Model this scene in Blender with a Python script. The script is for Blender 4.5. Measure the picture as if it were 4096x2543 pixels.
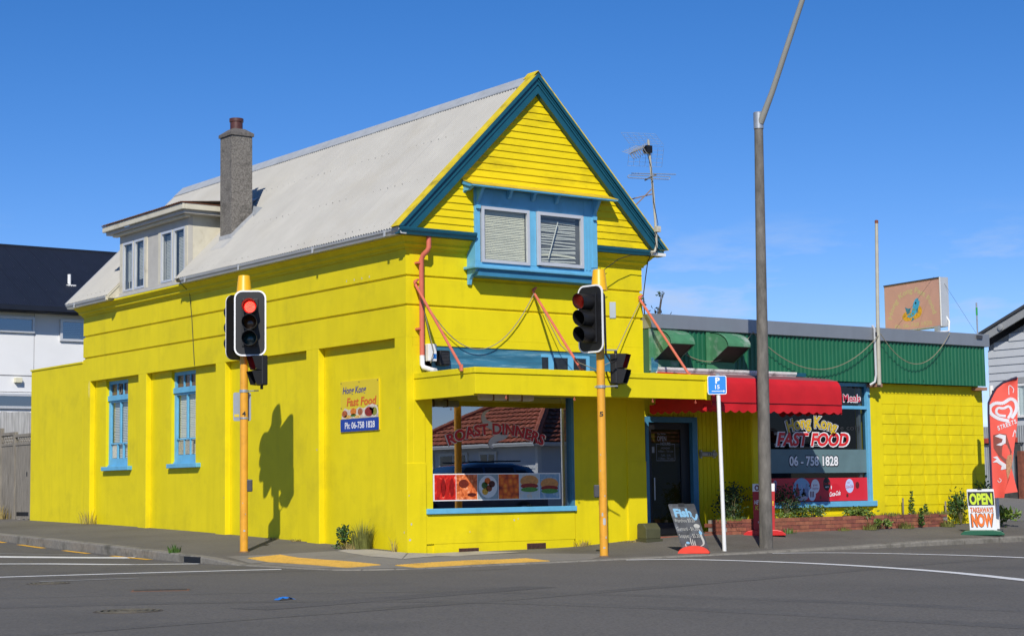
import bpy, math, random
from mathutils import Vector as V3, Matrix
random.seed(7)
sc = bpy.context.scene
for o in list(bpy.data.objects): bpy.data.objects.remove(o)
R = math.radians
# ------------------------------------------------------------------ camera
cam = bpy.data.cameras.new('camera'); cam_o = bpy.data.objects.new('camera', cam)
sc.collection.objects.link(cam_o); sc.camera = cam_o
yaw, pitch, roll = 0.637833, 0.096585, -0.014086
fwd = V3((math.sin(yaw)*math.cos(pitch), math.cos(yaw)*math.cos(pitch), math.sin(pitch)))
rgt = V3((math.cos(yaw), -math.sin(yaw), 0)); up = rgt.cross(fwd)
rr = rgt*math.cos(roll)+up*math.sin(roll); uu = up*math.cos(roll)-rgt*math.sin(roll)
mw = Matrix((rr, uu, -fwd)).transposed().to_4x4(); mw.translation = (-15.441, -23.689, 0.977)
cam_o.matrix_world = mw
cam.lens = 62.11; cam.sensor_width = 36; cam.clip_start = .1; cam.clip_end = 4000
# ------------------------------------------------------------------ sky and sun
SUN = V3((-1, -1.2, 1.19)).normalized()
w = bpy.data.worlds.new('World'); sc.world = w; w.use_nodes = True
nt = w.node_tree; nt.nodes.clear(); N = nt.nodes.new; LK = nt.links.new
out = N('ShaderNodeOutputWorld'); bg = N('ShaderNodeBackground'); sky = N('ShaderNodeTexSky')
sky.sky_type = 'NISHITA'; sky.sun_disc = False
sky.sun_elevation = math.asin(SUN.z); sky.sun_rotation = math.atan2(SUN.x, SUN.y) % (2*math.pi)
sky.air_density = 0.7; sky.dust_density = 0.0; sky.ozone_density = 3.0; sky.altitude = 0
tc = N('ShaderNodeTexCoord'); mp = N('ShaderNodeMapping'); mp.inputs['Scale'].default_value = (6, 6, 26); mp.inputs['Location'].default_value = (1.7, .9, 0)
nz = N('ShaderNodeTexNoise'); nz.inputs['Scale'].default_value = 1.7; nz.inputs['Detail'].default_value = 7; nz.inputs['Roughness'].default_value = .6
mr = N('ShaderNodeMapRange'); mr.inputs[1].default_value = .52; mr.inputs[2].default_value = .68; mr.inputs[4].default_value = .62
sx = N('ShaderNodeSeparateXYZ'); mz = N('ShaderNodeMapRange'); mz.inputs[1].default_value = .155; mz.inputs[2].default_value = .11
mu = N('ShaderNodeMath'); mu.operation = 'MULTIPLY'; mx = N('ShaderNodeMixRGB'); mx.inputs[2].default_value = (4.9, 6.0, 8.2, 1)
LK(tc.outputs['Generated'], mp.inputs[0]); LK(mp.outputs[0], nz.inputs[0]); LK(nz.outputs[0], mr.inputs[0])
LK(tc.outputs['Generated'], sx.inputs[0]); LK(sx.outputs[2], mz.inputs[0]); LK(mr.outputs[0], mu.inputs[0]); LK(mz.outputs[0], mu.inputs[1])
hs = N('ShaderNodeHueSaturation'); hs.inputs['Saturation'].default_value = 1.31; hs.inputs['Value'].default_value = 1.0; LK(sky.outputs[0], hs.inputs['Color']); tn = N('ShaderNodeMixRGB'); tn.blend_type = 'MULTIPLY'; tn.inputs[0].default_value = 1; tn.inputs[2].default_value = (1.15, 1.0, 1.15, 1); LK(hs.outputs[0], tn.inputs[1]); LK(mu.outputs[0], mx.inputs[0]); LK(tn.outputs[0], mx.inputs[1]); LK(mx.outputs[0], bg.inputs[0]); LK(bg.outputs[0], out.inputs[0])
bg.inputs[1].default_value = 0.105
sl = bpy.data.lights.new('sun', 'SUN'); sl.energy = 4.7; sl.angle = R(.5); sl.color = (1, .95, .87)
so = bpy.data.objects.new('sun', sl); sc.collection.objects.link(so)
so.rotation_euler = (-SUN).to_track_quat('-Z', 'Y').to_euler(); so.location = (-20, -25, 30)
vs = sc.view_settings; vs.view_transform = 'Standard'; vs.look = 'None'; vs.exposure = 0; vs.gamma = 1; vs.use_curve_mapping = False
sc.render.engine = 'CYCLES'
# ------------------------------------------------------------------ materials
def lin(c):
    if isinstance(c, str):
        c = [int(c[i:i+2], 16)/255 for i in (0, 2, 4)]
        c = [x/12.92 if x <= .04045 else ((x+.055)/1.055)**2.4 for x in c]
    return tuple(c)
MC = {}
def M(name, c, rough=.6, var=.06, sc_=5., bump=0., bs=80., metal=0., streak=0., emit=0., spec=.5, dirt=None, damt=.5, ds=1.2, map_=(1, 1, 1), coat=0, var2=0., sc2=.5, map2=(1, 1, 1)):
    if name in MC: return MC[name]
    m = bpy.data.materials.new(name); m.use_nodes = True; n = m.node_tree; b = n.nodes['Principled BSDF']; c = lin(c)
    b.inputs['Roughness'].default_value = rough; b.inputs['Metallic'].default_value = metal
    b.inputs['Specular IOR Level'].default_value = spec; b.inputs['Coat Weight'].default_value = coat
    if emit:
        b.inputs['Emission Color'].default_value = (*c, 1); b.inputs['Emission Strength'].default_value = emit
    last = None
    if var or streak or bump or dirt or var2:
        g = n.nodes.new('ShaderNodeNewGeometry'); pos = g.outputs['Position']
    def noise(scale, mapping=(1, 1, 1), det=4, ro=.55):
        mpn = n.nodes.new('ShaderNodeMapping'); mpn.inputs['Scale'].default_value = mapping
        t = n.nodes.new('ShaderNodeTexNoise'); t.inputs['Scale'].default_value = scale; t.inputs['Detail'].default_value = det; t.inputs['Roughness'].default_value = ro
        n.links.new(pos, mpn.inputs[0]); n.links.new(mpn.outputs[0], t.inputs[0]); return t.outputs[0]
    def mix(fac, a, bcol, mode='MIX'):
        x = n.nodes.new('ShaderNodeMixRGB'); x.blend_type = mode
        n.links.new(fac, x.inputs[0])
        if isinstance(a, tuple): x.inputs[1].default_value = (*a, 1)
        else: n.links.new(a, x.inputs[1])
        x.inputs[2].default_value = (*bcol, 1); return x.outputs[0]
    def rng(s, a, b_, lo=0, hi=1):
        r = n.nodes.new('ShaderNodeMapRange'); r.inputs[1].default_value = a; r.inputs[2].default_value = b_; r.inputs[3].default_value = lo; r.inputs[4].default_value = hi
        n.links.new(s, r.inputs[0]); return r.outputs[0]
    col = c
    if var:
        lo = tuple(max(0, x*(1-var)) for x in c); hi = tuple(min(1, x*(1+var)) for x in c)
        col = mix(rng(noise(sc_, map_), .3, .7), lo, hi)
    if var2:
        x2 = n.nodes.new('ShaderNodeMixRGB'); x2.blend_type = 'MULTIPLY'; x2.inputs[0].default_value = 1; n.links.new(col, x2.inputs[1]); g2 = mix(rng(noise(sc2, map2, 6, .6), .3, .7), (1-var2,)*3, (1+var2,)*3); n.links.new(g2, x2.inputs[2]); col = x2.outputs[0]
    if streak:
        dk = tuple(x*(1-streak) for x in c); col = mix(rng(noise(1.6, (4, 4, .35), 5), .5, .72), col, dk)
    if dirt:
        col = mix(rng(noise(ds, map_, 6, .65), .52, .7, 0, damt), col, lin(dirt))
    if not isinstance(col, tuple): n.links.new(col, b.inputs['Base Color'])
    else: b.inputs['Base Color'].default_value = (*c, 1)
    if bump:
        bp = n.nodes.new('ShaderNodeBump'); bp.inputs['Strength'].default_value = bump; bp.inputs['Distance'].default_value = .01
        n.links.new(noise(bs, map_), bp.inputs['Height']); n.links.new(bp.outputs[0], b.inputs['Normal'])
    MC[name] = m; return m
def glass_mat(name, tint=(.6, .7, .72), refl=.08, rough=0.0, warp=0.0):
    m = bpy.data.materials.new(name); m.use_nodes = True; n = m.node_tree; n.nodes.clear()
    o = n.nodes.new('ShaderNodeOutputMaterial'); t = n.nodes.new('ShaderNodeBsdfTransparent'); g = n.nodes.new('ShaderNodeBsdfGlossy')
    fr = n.nodes.new('ShaderNodeLayerWeight'); fr.inputs[0].default_value = .5; pw = n.nodes.new('ShaderNodeMath'); pw.operation = 'POWER'; pw.inputs[1].default_value = 5; n.links.new(fr.outputs['Facing'], pw.inputs[0])
    mp_ = n.nodes.new('ShaderNodeMapRange'); mp_.inputs[3].default_value = refl; mp_.inputs[4].default_value = 1
    mix = n.nodes.new('ShaderNodeMixShader'); t.inputs[0].default_value = (*tint, 1); g.inputs[0].default_value = (.92, .96, 1, 1); g.inputs['Roughness'].default_value = rough
    n.links.new(pw.outputs[0], mp_.inputs[0]); n.links.new(mp_.outputs[0], mix.inputs[0]); n.links.new(t.outputs[0], mix.inputs[1]); n.links.new(g.outputs[0], mix.inputs[2]); n.links.new(mix.outputs[0], o.inputs[0])
    if warp:
        ge = n.nodes.new('ShaderNodeNewGeometry'); nn = n.nodes.new('ShaderNodeTexNoise'); nn.inputs['Scale'].default_value = 1.1
        bp = n.nodes.new('ShaderNodeBump'); bp.inputs['Strength'].default_value = warp; bp.inputs['Distance'].default_value = .02
        n.links.new(ge.outputs['Position'], nn.inputs[0]); n.links.new(nn.outputs[0], bp.inputs['Height']); n.links.new(bp.outputs[0], g.inputs['Normal'])
    return m
YEL = M('yellow_paint', (.745, .612, .006), .6, .04, 2.2, .14, 35, spec=.25, streak=.06, dirt='9c8e22', damt=.24, var2=.05, sc2=.8, map2=(1, 1, .6))
YELB = M('yellow_board_paint', (.78, .60, .006), .55, spec=.25, var=.05, sc_=3, bump=.1, bs=60, dirt='8f7d18', damt=.5, ds=1.0, map_=(1, 1, 2.5))
YELV = M('yellow_verge_paint', (.70, .53, .015), .6, .12, 6, .1, 60, dirt='7d6a1c', damt=.7, ds=4)
TEAL = M('dark_teal_paint', (.008, .082, .125), .42, .1, 6)
BLUE = M('sky_blue_paint', (.13, .41, .62), .5, .07, 4, .1, 50, dirt='3f7f95', damt=.3, ds=3)
BLUE2 = M('blue_mural_paint', (.03, .15, .235), .55, .3, 2, dirt='86aebc', damt=.75, ds=2.2, map_=(.5, 1, 5))
RFS = [M('pale_grey_roof_paint%d' % k, c, .5, .05, 1.5, dirt='948b74', damt=.22, ds=.6, streak=.03, var2=.03, sc2=1.3) for k, c in enumerate(((.395, .382, .342), (.387, .374, .336), (.40, .387, .347)))]; ROOF = RFS[0]
GALV = M('galvanised_steel', (.42, .45, .47), .4, .1, 7, metal=.55, dirt='6c6f70', damt=.3)
GUT = M('grey_gutter_paint', (.46, .47, .47), .35, .06, 4)
CONC = M('weathered_concrete', (.24, .225, .20), .9, .2, 9, .5, 120, dirt='4a463c', damt=.55, ds=3)
PEB = M('pebbledash_render', (.185, .17, .148), .95, .5, 40, .9, 120, dirt='2c2a27', damt=.7, ds=2.2)
ASPH = M('road_asphalt', (.117, .108, .093), .88, .38, 42, .4, 160, dirt='474643', damt=.45, ds=.3, var2=.12, sc2=.22, map2=(1, .45, 1))
ASPHF = M('footpath_asphalt', (.122, .112, .096), .9, .3, 45, .3, 180, dirt='423d34', damt=.5, ds=.5, var2=.14, sc2=.6)
APR = M('pale_concrete_apron', (.37, .34, .285), .9, .12, 30, .25, 120, dirt='6a6251', damt=.4, ds=1.5)
RAMP = M('worn_ramp_concrete', (.20, .187, .165), .9, .15, 40, .3, 150, dirt='5c564a', damt=.4, ds=1)
KERB = M('mossy_kerb_concrete', (.20, .185, .155), .92, .18, 14, .4, 100, dirt='38372a', damt=.75, ds=2.2)
WLINE = M('worn_white_road_paint', (.72, .72, .70), .7, .12, 40, .2, 200, dirt='8a8a86', damt=.35, ds=6)
YLINE = M('yellow_road_paint', (.78, .42, .02), .7, .12, 30, .2, 200)
TACT = M('tactile_yellow', (.62, .37, .06), .75, .14, 20, .2, 100, dirt='85652a', damt=.4, ds=3)
TIMB = M('silvered_timber', (.235, .21, .17), .85, .3, 5, .5, 30, map_=(6, 6, .5), dirt='4d4637', damt=.6, ds=1.5)
SALM = M('salmon_paint', (.62, .15, .09), .5, .08, 8)
WHT = M('white_paint', (.74, .74, .72), .45, .04, 6)
WHTD = M('stained_white_gutter', (.70, .69, .65), .5, .1, 9, dirt='4a463d', damt=.85, ds=5)
CRM = M('cream_paint', (.60, .56, .44), .6, .06, 5, dirt='8a7d55', damt=.4, ds=3)
DGRY = M('dormer_grey_paint', (.47, .45, .40), .6, .06, 5)
ALU = M('aluminium_frame', (.62, .63, .64), .35, .04, 6, metal=.3)
BLK = M('black_plastic', (.007, .007, .008), .5, .1, 10)
DKG = M('dark_grey_metal', (.05, .05, .055), .5, .1, 10)
GRYP = M('grey_powder_coat', (.27, .30, .33), .45, .05, 8)
AMBP = M('signal_pole_yellow', (.72, .34, .025), .42, .05, 9, dirt='a06a20', damt=.35, ds=4)
REDC = M('red_awning_canvas', (.52, .006, .012), .7, .08, 4, .15, 90)
REDT = M('faded_awning_top', (.22, .08, .085), .85, .12, 5)
GRN = M('green_cladding', (.010, .118, .052), .42, .07, 2, streak=.06)
GRNH = M('weathered_green_steel', (.06, .21, .10), .6, .12, 6, dirt='a2aaa2', damt=.95, ds=2.0)
BRK = M('red_brick', (.27, .085, .05), .88, .3, 9, .4, 120)
MORT = M('mortar', (.30, .27, .23), .95, .15, 30, .3, 150)
SOIL = M('garden_soil', (.055, .04, .028), .95, .3, 20, .6, 60)
TERR = M('terracotta', (.30, .09, .05), .85, .15, 12)
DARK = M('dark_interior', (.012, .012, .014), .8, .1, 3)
INTR = M('dim_interior_wall', (.018, .016, .014), .8, .2, 3)
GLASS = glass_mat('shop_glass', (.55, .62, .64), .42, 0, .02)
GLASS2 = glass_mat('window_glass', (.88, .92, .92), .08)
GLASSD = glass_mat('dark_office_glass', (.25, .32, .36), .25)
BLIND = M('cream_blind_slats', (.70, .655, .50), .55, .05, 8)
BLINDG = M('grey_blind_slats', (.56, .545, .48), .55, .05, 8)
def flat(name, c, rough=.45, **k): return M('print_'+name, c, rough, 0, **k)
PW = flat('white', (.80, .80, .80)); PK = flat('black', (.01, .01, .01)); PR = flat('red', (.60, .012, .018)); PB = flat('blue', (.012, .05, .32))
PY = flat('yellow', (.72, .55, .02))
# ------------------------------------------------------------------ mesh helpers
class MB:
    def __init__(s): s.v = []; s.f = []
    def add(s, v, f):
        o = len(s.v); s.v += [tuple(p) for p in v]; s.f += [tuple(i+o for i in q) for q in f]; return s
    def box(s, x0, y0, z0, x1, y1, z1):
        x0, x1 = sorted((x0, x1)); y0, y1 = sorted((y0, y1)); z0, z1 = sorted((z0, z1))
        return s.add([(x0, y0, z0), (x1, y0, z0), (x1, y1, z0), (x0, y1, z0), (x0, y0, z1), (x1, y0, z1), (x1, y1, z1), (x0, y1, z1)],
                     [(0, 3, 2, 1), (4, 5, 6, 7), (0, 1, 5, 4), (1, 2, 6, 5), (2, 3, 7, 6), (3, 0, 4, 7)])
    def prism(s, poly, vec):
        n = len(poly); vec = V3(vec); a = [V3(p) for p in poly]; b = [p+vec for p in a]
        nn = sum(((a[i]-a[0]).cross(a[(i+1) % n]-a[0]) for i in range(n)), V3())
        if nn.dot(vec) > 0: a, b = b, a
        return s.add(a+b, [tuple(range(n)), tuple(range(2*n-1, n-1, -1))]+[(i, i+n, (i+1) % n+n, (i+1) % n) for i in range(n)])
    def tube(s, pts, r, n=8, cap=True):
        pts = [V3(p) for p in pts]; m = len(pts); rs = r if isinstance(r, (list, tuple)) else [r]*m; vs_ = []; fs = []; prev = None
        for i, p in enumerate(pts):
            d = (pts[min(i+1, m-1)]-pts[max(i-1, 0)]).normalized()
            a = d.orthogonal() if prev is None else prev-d*prev.dot(d)
            a = a.normalized(); prev = a; b = d.cross(a)
            vs_ += [p+(a*math.cos(t*2*math.pi/n)+b*math.sin(t*2*math.pi/n))*rs[i] for t in range(n)]
        for i in range(m-1):
            for t in range(n): u = (t+1) % n; fs.append((i*n+t, i*n+u, (i+1)*n+u, (i+1)*n+t))
        if cap: fs += [tuple(range(n-1, -1, -1)), tuple(range((m-1)*n, m*n))]
        return s.add(vs_, fs)
    def lathe(s, prof, c=(0, 0, 0), n=20):
        vs_ = []; fs = []; m = len(prof)
        for r, z in prof: vs_ += [(c[0]+r*math.cos(t*2*math.pi/n), c[1]+r*math.sin(t*2*math.pi/n), c[2]+z) for t in range(n)]
        for i in range(m-1):
            for t in range(n): u = (t+1) % n; fs.append((i*n+t, i*n+u, (i+1)*n+u, (i+1)*n+t))
        fs += [tuple(range(n-1, -1, -1)), tuple(range((m-1)*n, m*n))]
        return s.add(vs_, fs)
    def grid(s, fn, nu, nv):
        vs_ = [fn(i/nu, j/nv) for j in range(nv+1) for i in range(nu+1)]
        return s.add(vs_, [(j*(nu+1)+i, j*(nu+1)+i+1, (j+1)*(nu+1)+i+1, (j+1)*(nu+1)+i) for j in range(nv) for i in range(nu)])
    def xf(s, f): s.v = [tuple(f(V3(p))) for p in s.v]; return s
    def mesh(s, name, mat, smooth=False, off=(0, 0, 0)):
        me = bpy.data.meshes.new(name); me.from_pydata([(p[0]-off[0], p[1]-off[1], p[2]-off[2]) for p in s.v], [], s.f); me.update()
        if mat: me.materials.append(mat)
        if smooth:
            me.polygons.foreach_set('use_smooth', [True]*len(me.polygons))
            if hasattr(me, 'set_sharp_from_angle'): me.set_sharp_from_angle(angle=R(38))
        return me
def link(o): sc.collection.objects.link(o); return o
def tag(o, label=None, cat=None, group=None, kind=None):
    if label: o['label'] = label
    if cat: o['category'] = cat
    if group: o['group'] = group
    if kind: o['kind'] = kind
    return o
def T(name, label, cat, loc=(0, 0, 0), rot=0, group=None):
    o = link(bpy.data.objects.new(name, None)); o.location = loc; o.rotation_euler = (0, 0, rot); o.empty_display_size = .2
    return tag(o, label, cat, group)
def root(o):
    while o.parent: o = o.parent
    return o
def P(name, mb, mat, parent=None, smooth=False, bev=0, world=True, label=None):
    off = root(parent).location if (parent and world) else (0, 0, 0)
    o = link(bpy.data.objects.new(name, mb.mesh(name, mat, smooth, off)))
    if parent: o.parent = parent
    if bev:
        md = o.modifiers.new('bevel', 'BEVEL'); md.width = bev; md.segments = 2; md.limit_method = 'ANGLE'
    if label: o['label'] = label
    return o
def piece(name, me, parent, loc, rot=(0, 0, 0), world=True):
    o = link(bpy.data.objects.new(name, me)); off = root(parent).location if world else V3()
    o.parent = parent; o.location = V3(loc)-V3(off); o.rotation_euler = rot; return o
def thing(name, mb, mat, label, cat, group=None, smooth=False, bev=0, loc=None):
    loc = V3(loc) if loc is not None else V3((sum(p[0] for p in mb.v)/len(mb.v), sum(p[1] for p in mb.v)/len(mb.v), min(p[2] for p in mb.v)))
    o = link(bpy.data.objects.new(name, mb.mesh(name, mat, smooth, loc))); o.location = loc
    if bev:
        md = o.modifiers.new('bevel', 'BEVEL'); md.width = bev; md.segments = 2; md.limit_method = 'ANGLE'
    return tag(o, label, cat, group)
def struct(name, mb, mat, label=None, smooth=False):
    o = link(bpy.data.objects.new(name, mb.mesh(name, mat, smooth))); o['kind'] = 'structure'
    if label: o['label'] = label
    return o
def frame(O, U, W):                      # plane frame: u along U, v along W
    O, U, W = V3(O), V3(U), V3(W); Nn = U.cross(W).normalized()
    return lambda u, v, n=0: O+U*u+W*v+Nn*n
def sheet(mb, F, pts, n=0, flip=False):  # flat polygon on a frame
    a = [F(u, v, n) for u, v in pts]
    mb.add(a, [tuple(range(len(a)))]); return mb
def disc(mb, F, cu, cv, ru, rv=None, n=0, k=24):
    rv = rv or ru; return sheet(mb, F, [(cu+ru*math.cos(t*2*math.pi/k), cv+rv*math.sin(t*2*math.pi/k)) for t in range(k)], n)
TXC = {}
def txt(s_, F, cu, cv, h, w_=None, bold=0., shear=0., arch=None, n=0, mb=None, rot=0):
    """lettering: cap height h, fitted to width w_, centred on (cu,cv); arch = sagitta of an upward bow"""
    key = (s_, round(bold, 3))
    if key not in TXC:
        c = bpy.data.curves.new('t', 'FONT'); c.body = s_; c.size = 1; c.offset = bold; c.resolution_u = 3; c.fill_mode = 'FRONT'
        o = bpy.data.objects.new('t', c); me = o.to_mesh()
        TXC[key] = ([tuple(v.co) for v in me.vertices], [tuple(p.vertices) for p in me.polygons]); o.to_mesh_clear()
        bpy.data.objects.remove(o); bpy.data.curves.remove(c)
    vv, ff = TXC[key]
    if not vv: return mb or MB()
    x0 = min(p[0] for p in vv); x1 = max(p[0] for p in vv); k = h/.729
    kx = (w_/(x1-x0)) if w_ else k
    mb = mb or MB(); res = []
    for x, y, z in vv:
        a = (x-(x0+x1)/2)*kx; b = (y-.3645)*k; a += shear*b
        if rot: a, b = a*math.cos(rot)-b*math.sin(rot), a*math.sin(rot)+b*math.cos(rot)
        if arch:
            r_ = arch; th = a/r_; a, b = (r_+b)*math.sin(th), (r_+b)*math.cos(th)-r_
        res.append(F(cu+a, cv+b, n))
    mb.add(res, ff); return mb
# ------------------------------------------------------------------ ground levels (metres)
def interp(x, xs, ys):
    if x <= xs[0]: return ys[0]
    for i in range(len(xs)-1):
        if x <= xs[i+1]: return ys[i]+(ys[i+1]-ys[i])*(x-xs[i])/(xs[i+1]-xs[i])
    return ys[-1]
def g_(y): return .0385*min(y, 20)-.00074*min(y, 20)**2+max(0, y-20)*.01
def hks(y): return interp(y, (.9, 2.1), (-.125, g_(2.1)-.11)) if y < 2.1 else g_(y)-.11
def hb(x): return interp(x, (0, .4, 3.3, 4.6, 5, 6.5, 13, 22), (0, -.025, -.01, .067, .085, .15, .155, .22))
def hk(x): return interp(x, (0, 5, 7.4, 9.7, 12.2, 20), (-.125, -.12, -.1, -.055, -.045, -.03))
def foot(x, y):
    if x <= 0 and y >= 0: return g_(y)+(hks(y)-g_(y))*(-x/2.5)
    if x <= 0: return max(-.05*math.hypot(x, y), -.125)
    if y <= 0: return hb(x)+(hk(x)-hb(x))*min(1, -y/2.5)
    return hb(x)+.04*y
def roadz(x, y):
    return -.135+max(0, min(.0008*y+.0018*y*y, g_(y)-.24+.135)) if y > 0 else -.135
# kerb line: along the side street, round the corner, along the main street
def kerb_path():
    p = []
    y = 60.
    while y > -1.2: p.append((-2.5, y)); y -= (.5 if y < 16 else 4)
    for i in range(1, 9):
        a = math.pi+i*math.pi/2/8; p.append((-1.3+1.2*math.cos(a), -1.25+1.2*math.sin(a)))
    x = -1.0
    while x < 70: p.append((x, -2.45)); x += (.5 if x < 15 else 4)
    return p
KP = kerb_path()
def inner(p): return (0.1, p[1]) if (p[0] < -2.45 and p[1] >= 0) else ((p[0], .1) if p[0] > 0 and p[1] < -2 else (0.05, 0.05))
mb = MB(); NA = 10; rows = []
for p in KP:
    q = inner(p); rows.append([(p[0]+(q[0]-p[0])*j/NA, p[1]+(q[1]-p[1])*j/NA) for j in range(NA+1)])
vv = [(x, y, foot(min(x, 0) if abs(x-.1) < .06 else x, min(y, 0) if abs(y-.1) < .06 else y)) for r_ in rows for x, y in r_]
mb.add(vv, [(i*(NA+1)+j, (i+1)*(NA+1)+j, (i+1)*(NA+1)+j+1, i*(NA+1)+j+1) for i in range(len(rows)-1) for j in range(NA)])
footpath = struct('footpath', mb, ASPHF, 'dark asphalt footpath wrapping round the corner shop', smooth=True)
# kerb stones, each a piece of the footpath
def off_path(p, d, i):
    a = V3(KP[max(i-1, 0)]+(0,)); b = V3(KP[min(i+1, len(KP)-1)]+(0,)); t = (b-a).normalized(); nrm = V3((t.y, -t.x, 0))
    return V3((p[0], p[1], 0))+nrm*d
i = 0
while i < len(KP)-1:
    p = KP[i]
    near = -3 < p[0] < 16 and p[1] < 17
    st = 2 if near else 2
    a, b = i, min(i+st, len(KP)-1); m = MB(); vs_ = []; fs = []
    for k in range(a, b+1):
        q = KP[k]; c = V3((q[0], q[1], 0)); inn = off_path(q, -.14, k); outp = off_path(q, .012, k)
        zt = foot(*q)+.004; zi = foot(inn.x, inn.y)+.004; zr = roadz(*q)-.05
        e = .006 if (k == a or k == b) and near else 0
        if e:
            t = V3(KP[min(k+1, len(KP)-1)]+(0,))-V3(KP[max(k-1, 0)]+(0,)); t.normalize(); sh = t*(e if k == a else -e); c += sh; inn = inn+sh; outp = outp+sh
        vs_ += [(inn.x, inn.y, zi-.1), (inn.x, inn.y, zi), (c.x, c.y, zt), (outp.x, outp.y, zt-.02), (outp.x, outp.y, zr)]
    nn = b-a+1
    for k in range(nn-1):
        for j in range(4): fs.append((k*5+j, k*5+j+1, (k+1)*5+j+1, (k+1)*5+j))
    fs += [(0, 1, 2, 3, 4), tuple((nn-1)*5+j for j in (4, 3, 2, 1, 0))]
    m.add(vs_, fs); ks = P('kerb_stone', m, KERB, footpath)
    i = b
# dark sump opening in the side street kerb
m = MB().box(-2.52, 2.22, -.16, -2.505, 2.80, -.03); P('drain_opening', m, BLK, footpath)
# road sheet
xs = [-400, -120, -60, -30, -20, -14, -9, -6, -4, -2.2, 0, 5, 10, 15, 20, 30, 60, 120, 400]; ys = [-400, -120, -60, -30, -20, -12, -6, -2, 0, 1, 2, 3, 4, 5, 6, 7, 8, 9, 10, 11, 12, 14, 16, 20, 30, 60, 120, 400]
mb = MB(); mb.add([(x, y, roadz(x, y) if abs(x) < 200 else roadz(x, y)-.3) for y in ys for x in xs], [(j*len(xs)+i, j*len(xs)+i+1, (j+1)*len(xs)+i+1, (j+1)*len(xs)+i) for j in range(len(ys)-1) for i in range(len(xs)-1)])
road = struct('road', mb, ASPH, 'grey asphalt of the crossroads')
struct('ground', MB().add([(-3000, -3000, -1.2), (3000, -3000, -1.2), (3000, 3000, -1.2), (-3000, 3000, -1.2)], [(0, 1, 2, 3)]), M('far_ground', (.07, .09, .045), .9, .3, .02))
def ribbon(name, pts, wd, mat, parent, zf=roadz, dz=.006, jit=0):
    m = MB(); vs_ = []; pts = [V3((p[0], p[1], 0)) for p in pts]; dense = []
    for i in range(len(pts)-1):
        k = max(1, int((pts[i+1]-pts[i]).length/.4))
        dense += [pts[i].lerp(pts[i+1], j/k) for j in range(k)]
    dense.append(pts[-1])
    for i, p in enumerate(dense):
        t = (dense[min(i+1, len(dense)-1)]-dense[max(i-1, 0)]).normalized(); nn = V3((-t.y, t.x, 0)); w2 = wd/2*(1+random.uniform(-jit, jit))
        for sgn in (1, -1): q = p+nn*w2*sgn; vs_.append((q.x, q.y, zf(q.x, q.y)+dz))
    m.add(vs_, [(2*i, 2*i+1, 2*i+3, 2*i+2) for i in range(len(dense)-1)]); return P(name, m, mat, parent)
def smooth_pts(pts, n=6):
    o = []
    for i in range(len(pts)-1):
        p0, p1, p2, p3 = [V3((*pts[max(0, min(len(pts)-1, j))], 0)) for j in (i-1, i, i+1, i+2)]
        for k in range(n):
            t = k/n; o.append(.5*((2*p1)+(p2-p0)*t+(2*p0-5*p1+4*p2-p3)*t*t+(3*p1-p0-3*p2+p3)*t**3))
    return [(q.x, q.y) for q in o]+[pts[-1]]
ribbon('white_line', smooth_pts([(2.3, -2.62), (2.95, -3.2), (3.12, -4.8), (2.95, -6.5), (2.3, -8.75), (1.3, -10.82), (.2, -12.8)]), .2, WLINE, road, jit=.06)
ribbon('white_line', smooth_pts([(5.45, -2.62), (6.2, -3.42), (6.45, -5.27), (6.25, -7.03), (5.7, -9.5)]), .17, WLINE, road, jit=.06)
ribbon('white_line', [(-2.62, 4.55), (-3.25, 5.15), (-4.3, 6.25), (-6.5, 8.6)], .42, WLINE, road, jit=.05)
ribbon('white_line', [(-2.75, 5.75), (-3.88, 7.2), (-5.5, 9.2)], .07, M('faded_white_road_paint', (.32, .32, .31), .8, .2, 30), road, jit=.2)
ribbon('white_line', [(-2.6, 2.1), (-3.78, 3.12), (-5.07, 4.18), (-8, 6.7)], .2, WLINE, road, jit=.06)
ribbon('white_line', [(-2.75, -.85), (-3.16, -.66), (-4.87, -.08), (-6.49, .36), (-11, 1.7)], .2, WLINE, road, jit=.06)
ribbon('faded_line', [(-5.3, -1.55), (-6.6, -1.35)], .14, M('faded_white_road_paint', (.32, .32, .31)), road, jit=.5)
for a, b in ((10.42, 11.9), (8.42, 9.72), (6.32, 7.51), (3.79, 5.36)): ribbon('yellow_dash', [(-2.64, b), (-2.66, a)], .12, YLINE, road, jit=.1)
def road_area(name, poly, mat, dz=.0026):
    m = MB(); (x0, y0), (x1, y1), (x2, y2), (x3, y3) = poly
    m.grid(lambda u, v: (lambda x, y: (x, y, roadz(x, y)+dz))((x0*(1-u)+x1*u)*(1-v)+(x3*(1-u)+x2*u)*v, (y0*(1-u)+y1*u)*(1-v)+(y3*(1-u)+y2*u)*v), 16, 40); return P(name, m, mat, road)
road_area('side_street_surface', [(-14, 1.9), (-2.45, -1.75), (-2.45, 40), (-14, 40)], M('side_street_asphalt', (.105, .097, .083), .9, .4, 40, .4, 150, dirt='3c3b36', damt=.4, ds=.4, var2=.12, sc2=.3))
road_area('trench_patch', [(-7.2, -8.6), (-3.0, -7.7), (-3.15, -7.2), (-7.35, -8.1)], M('patched_asphalt', (.092, .086, .076), .9, .4, 50, .4, 150, var2=.1, sc2=.8), .0022)
TYR = M('tyre_polished_asphalt', (.104, .097, .084), .8, .38, 42, .3, 160, var2=.16, sc2=.5)
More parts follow.
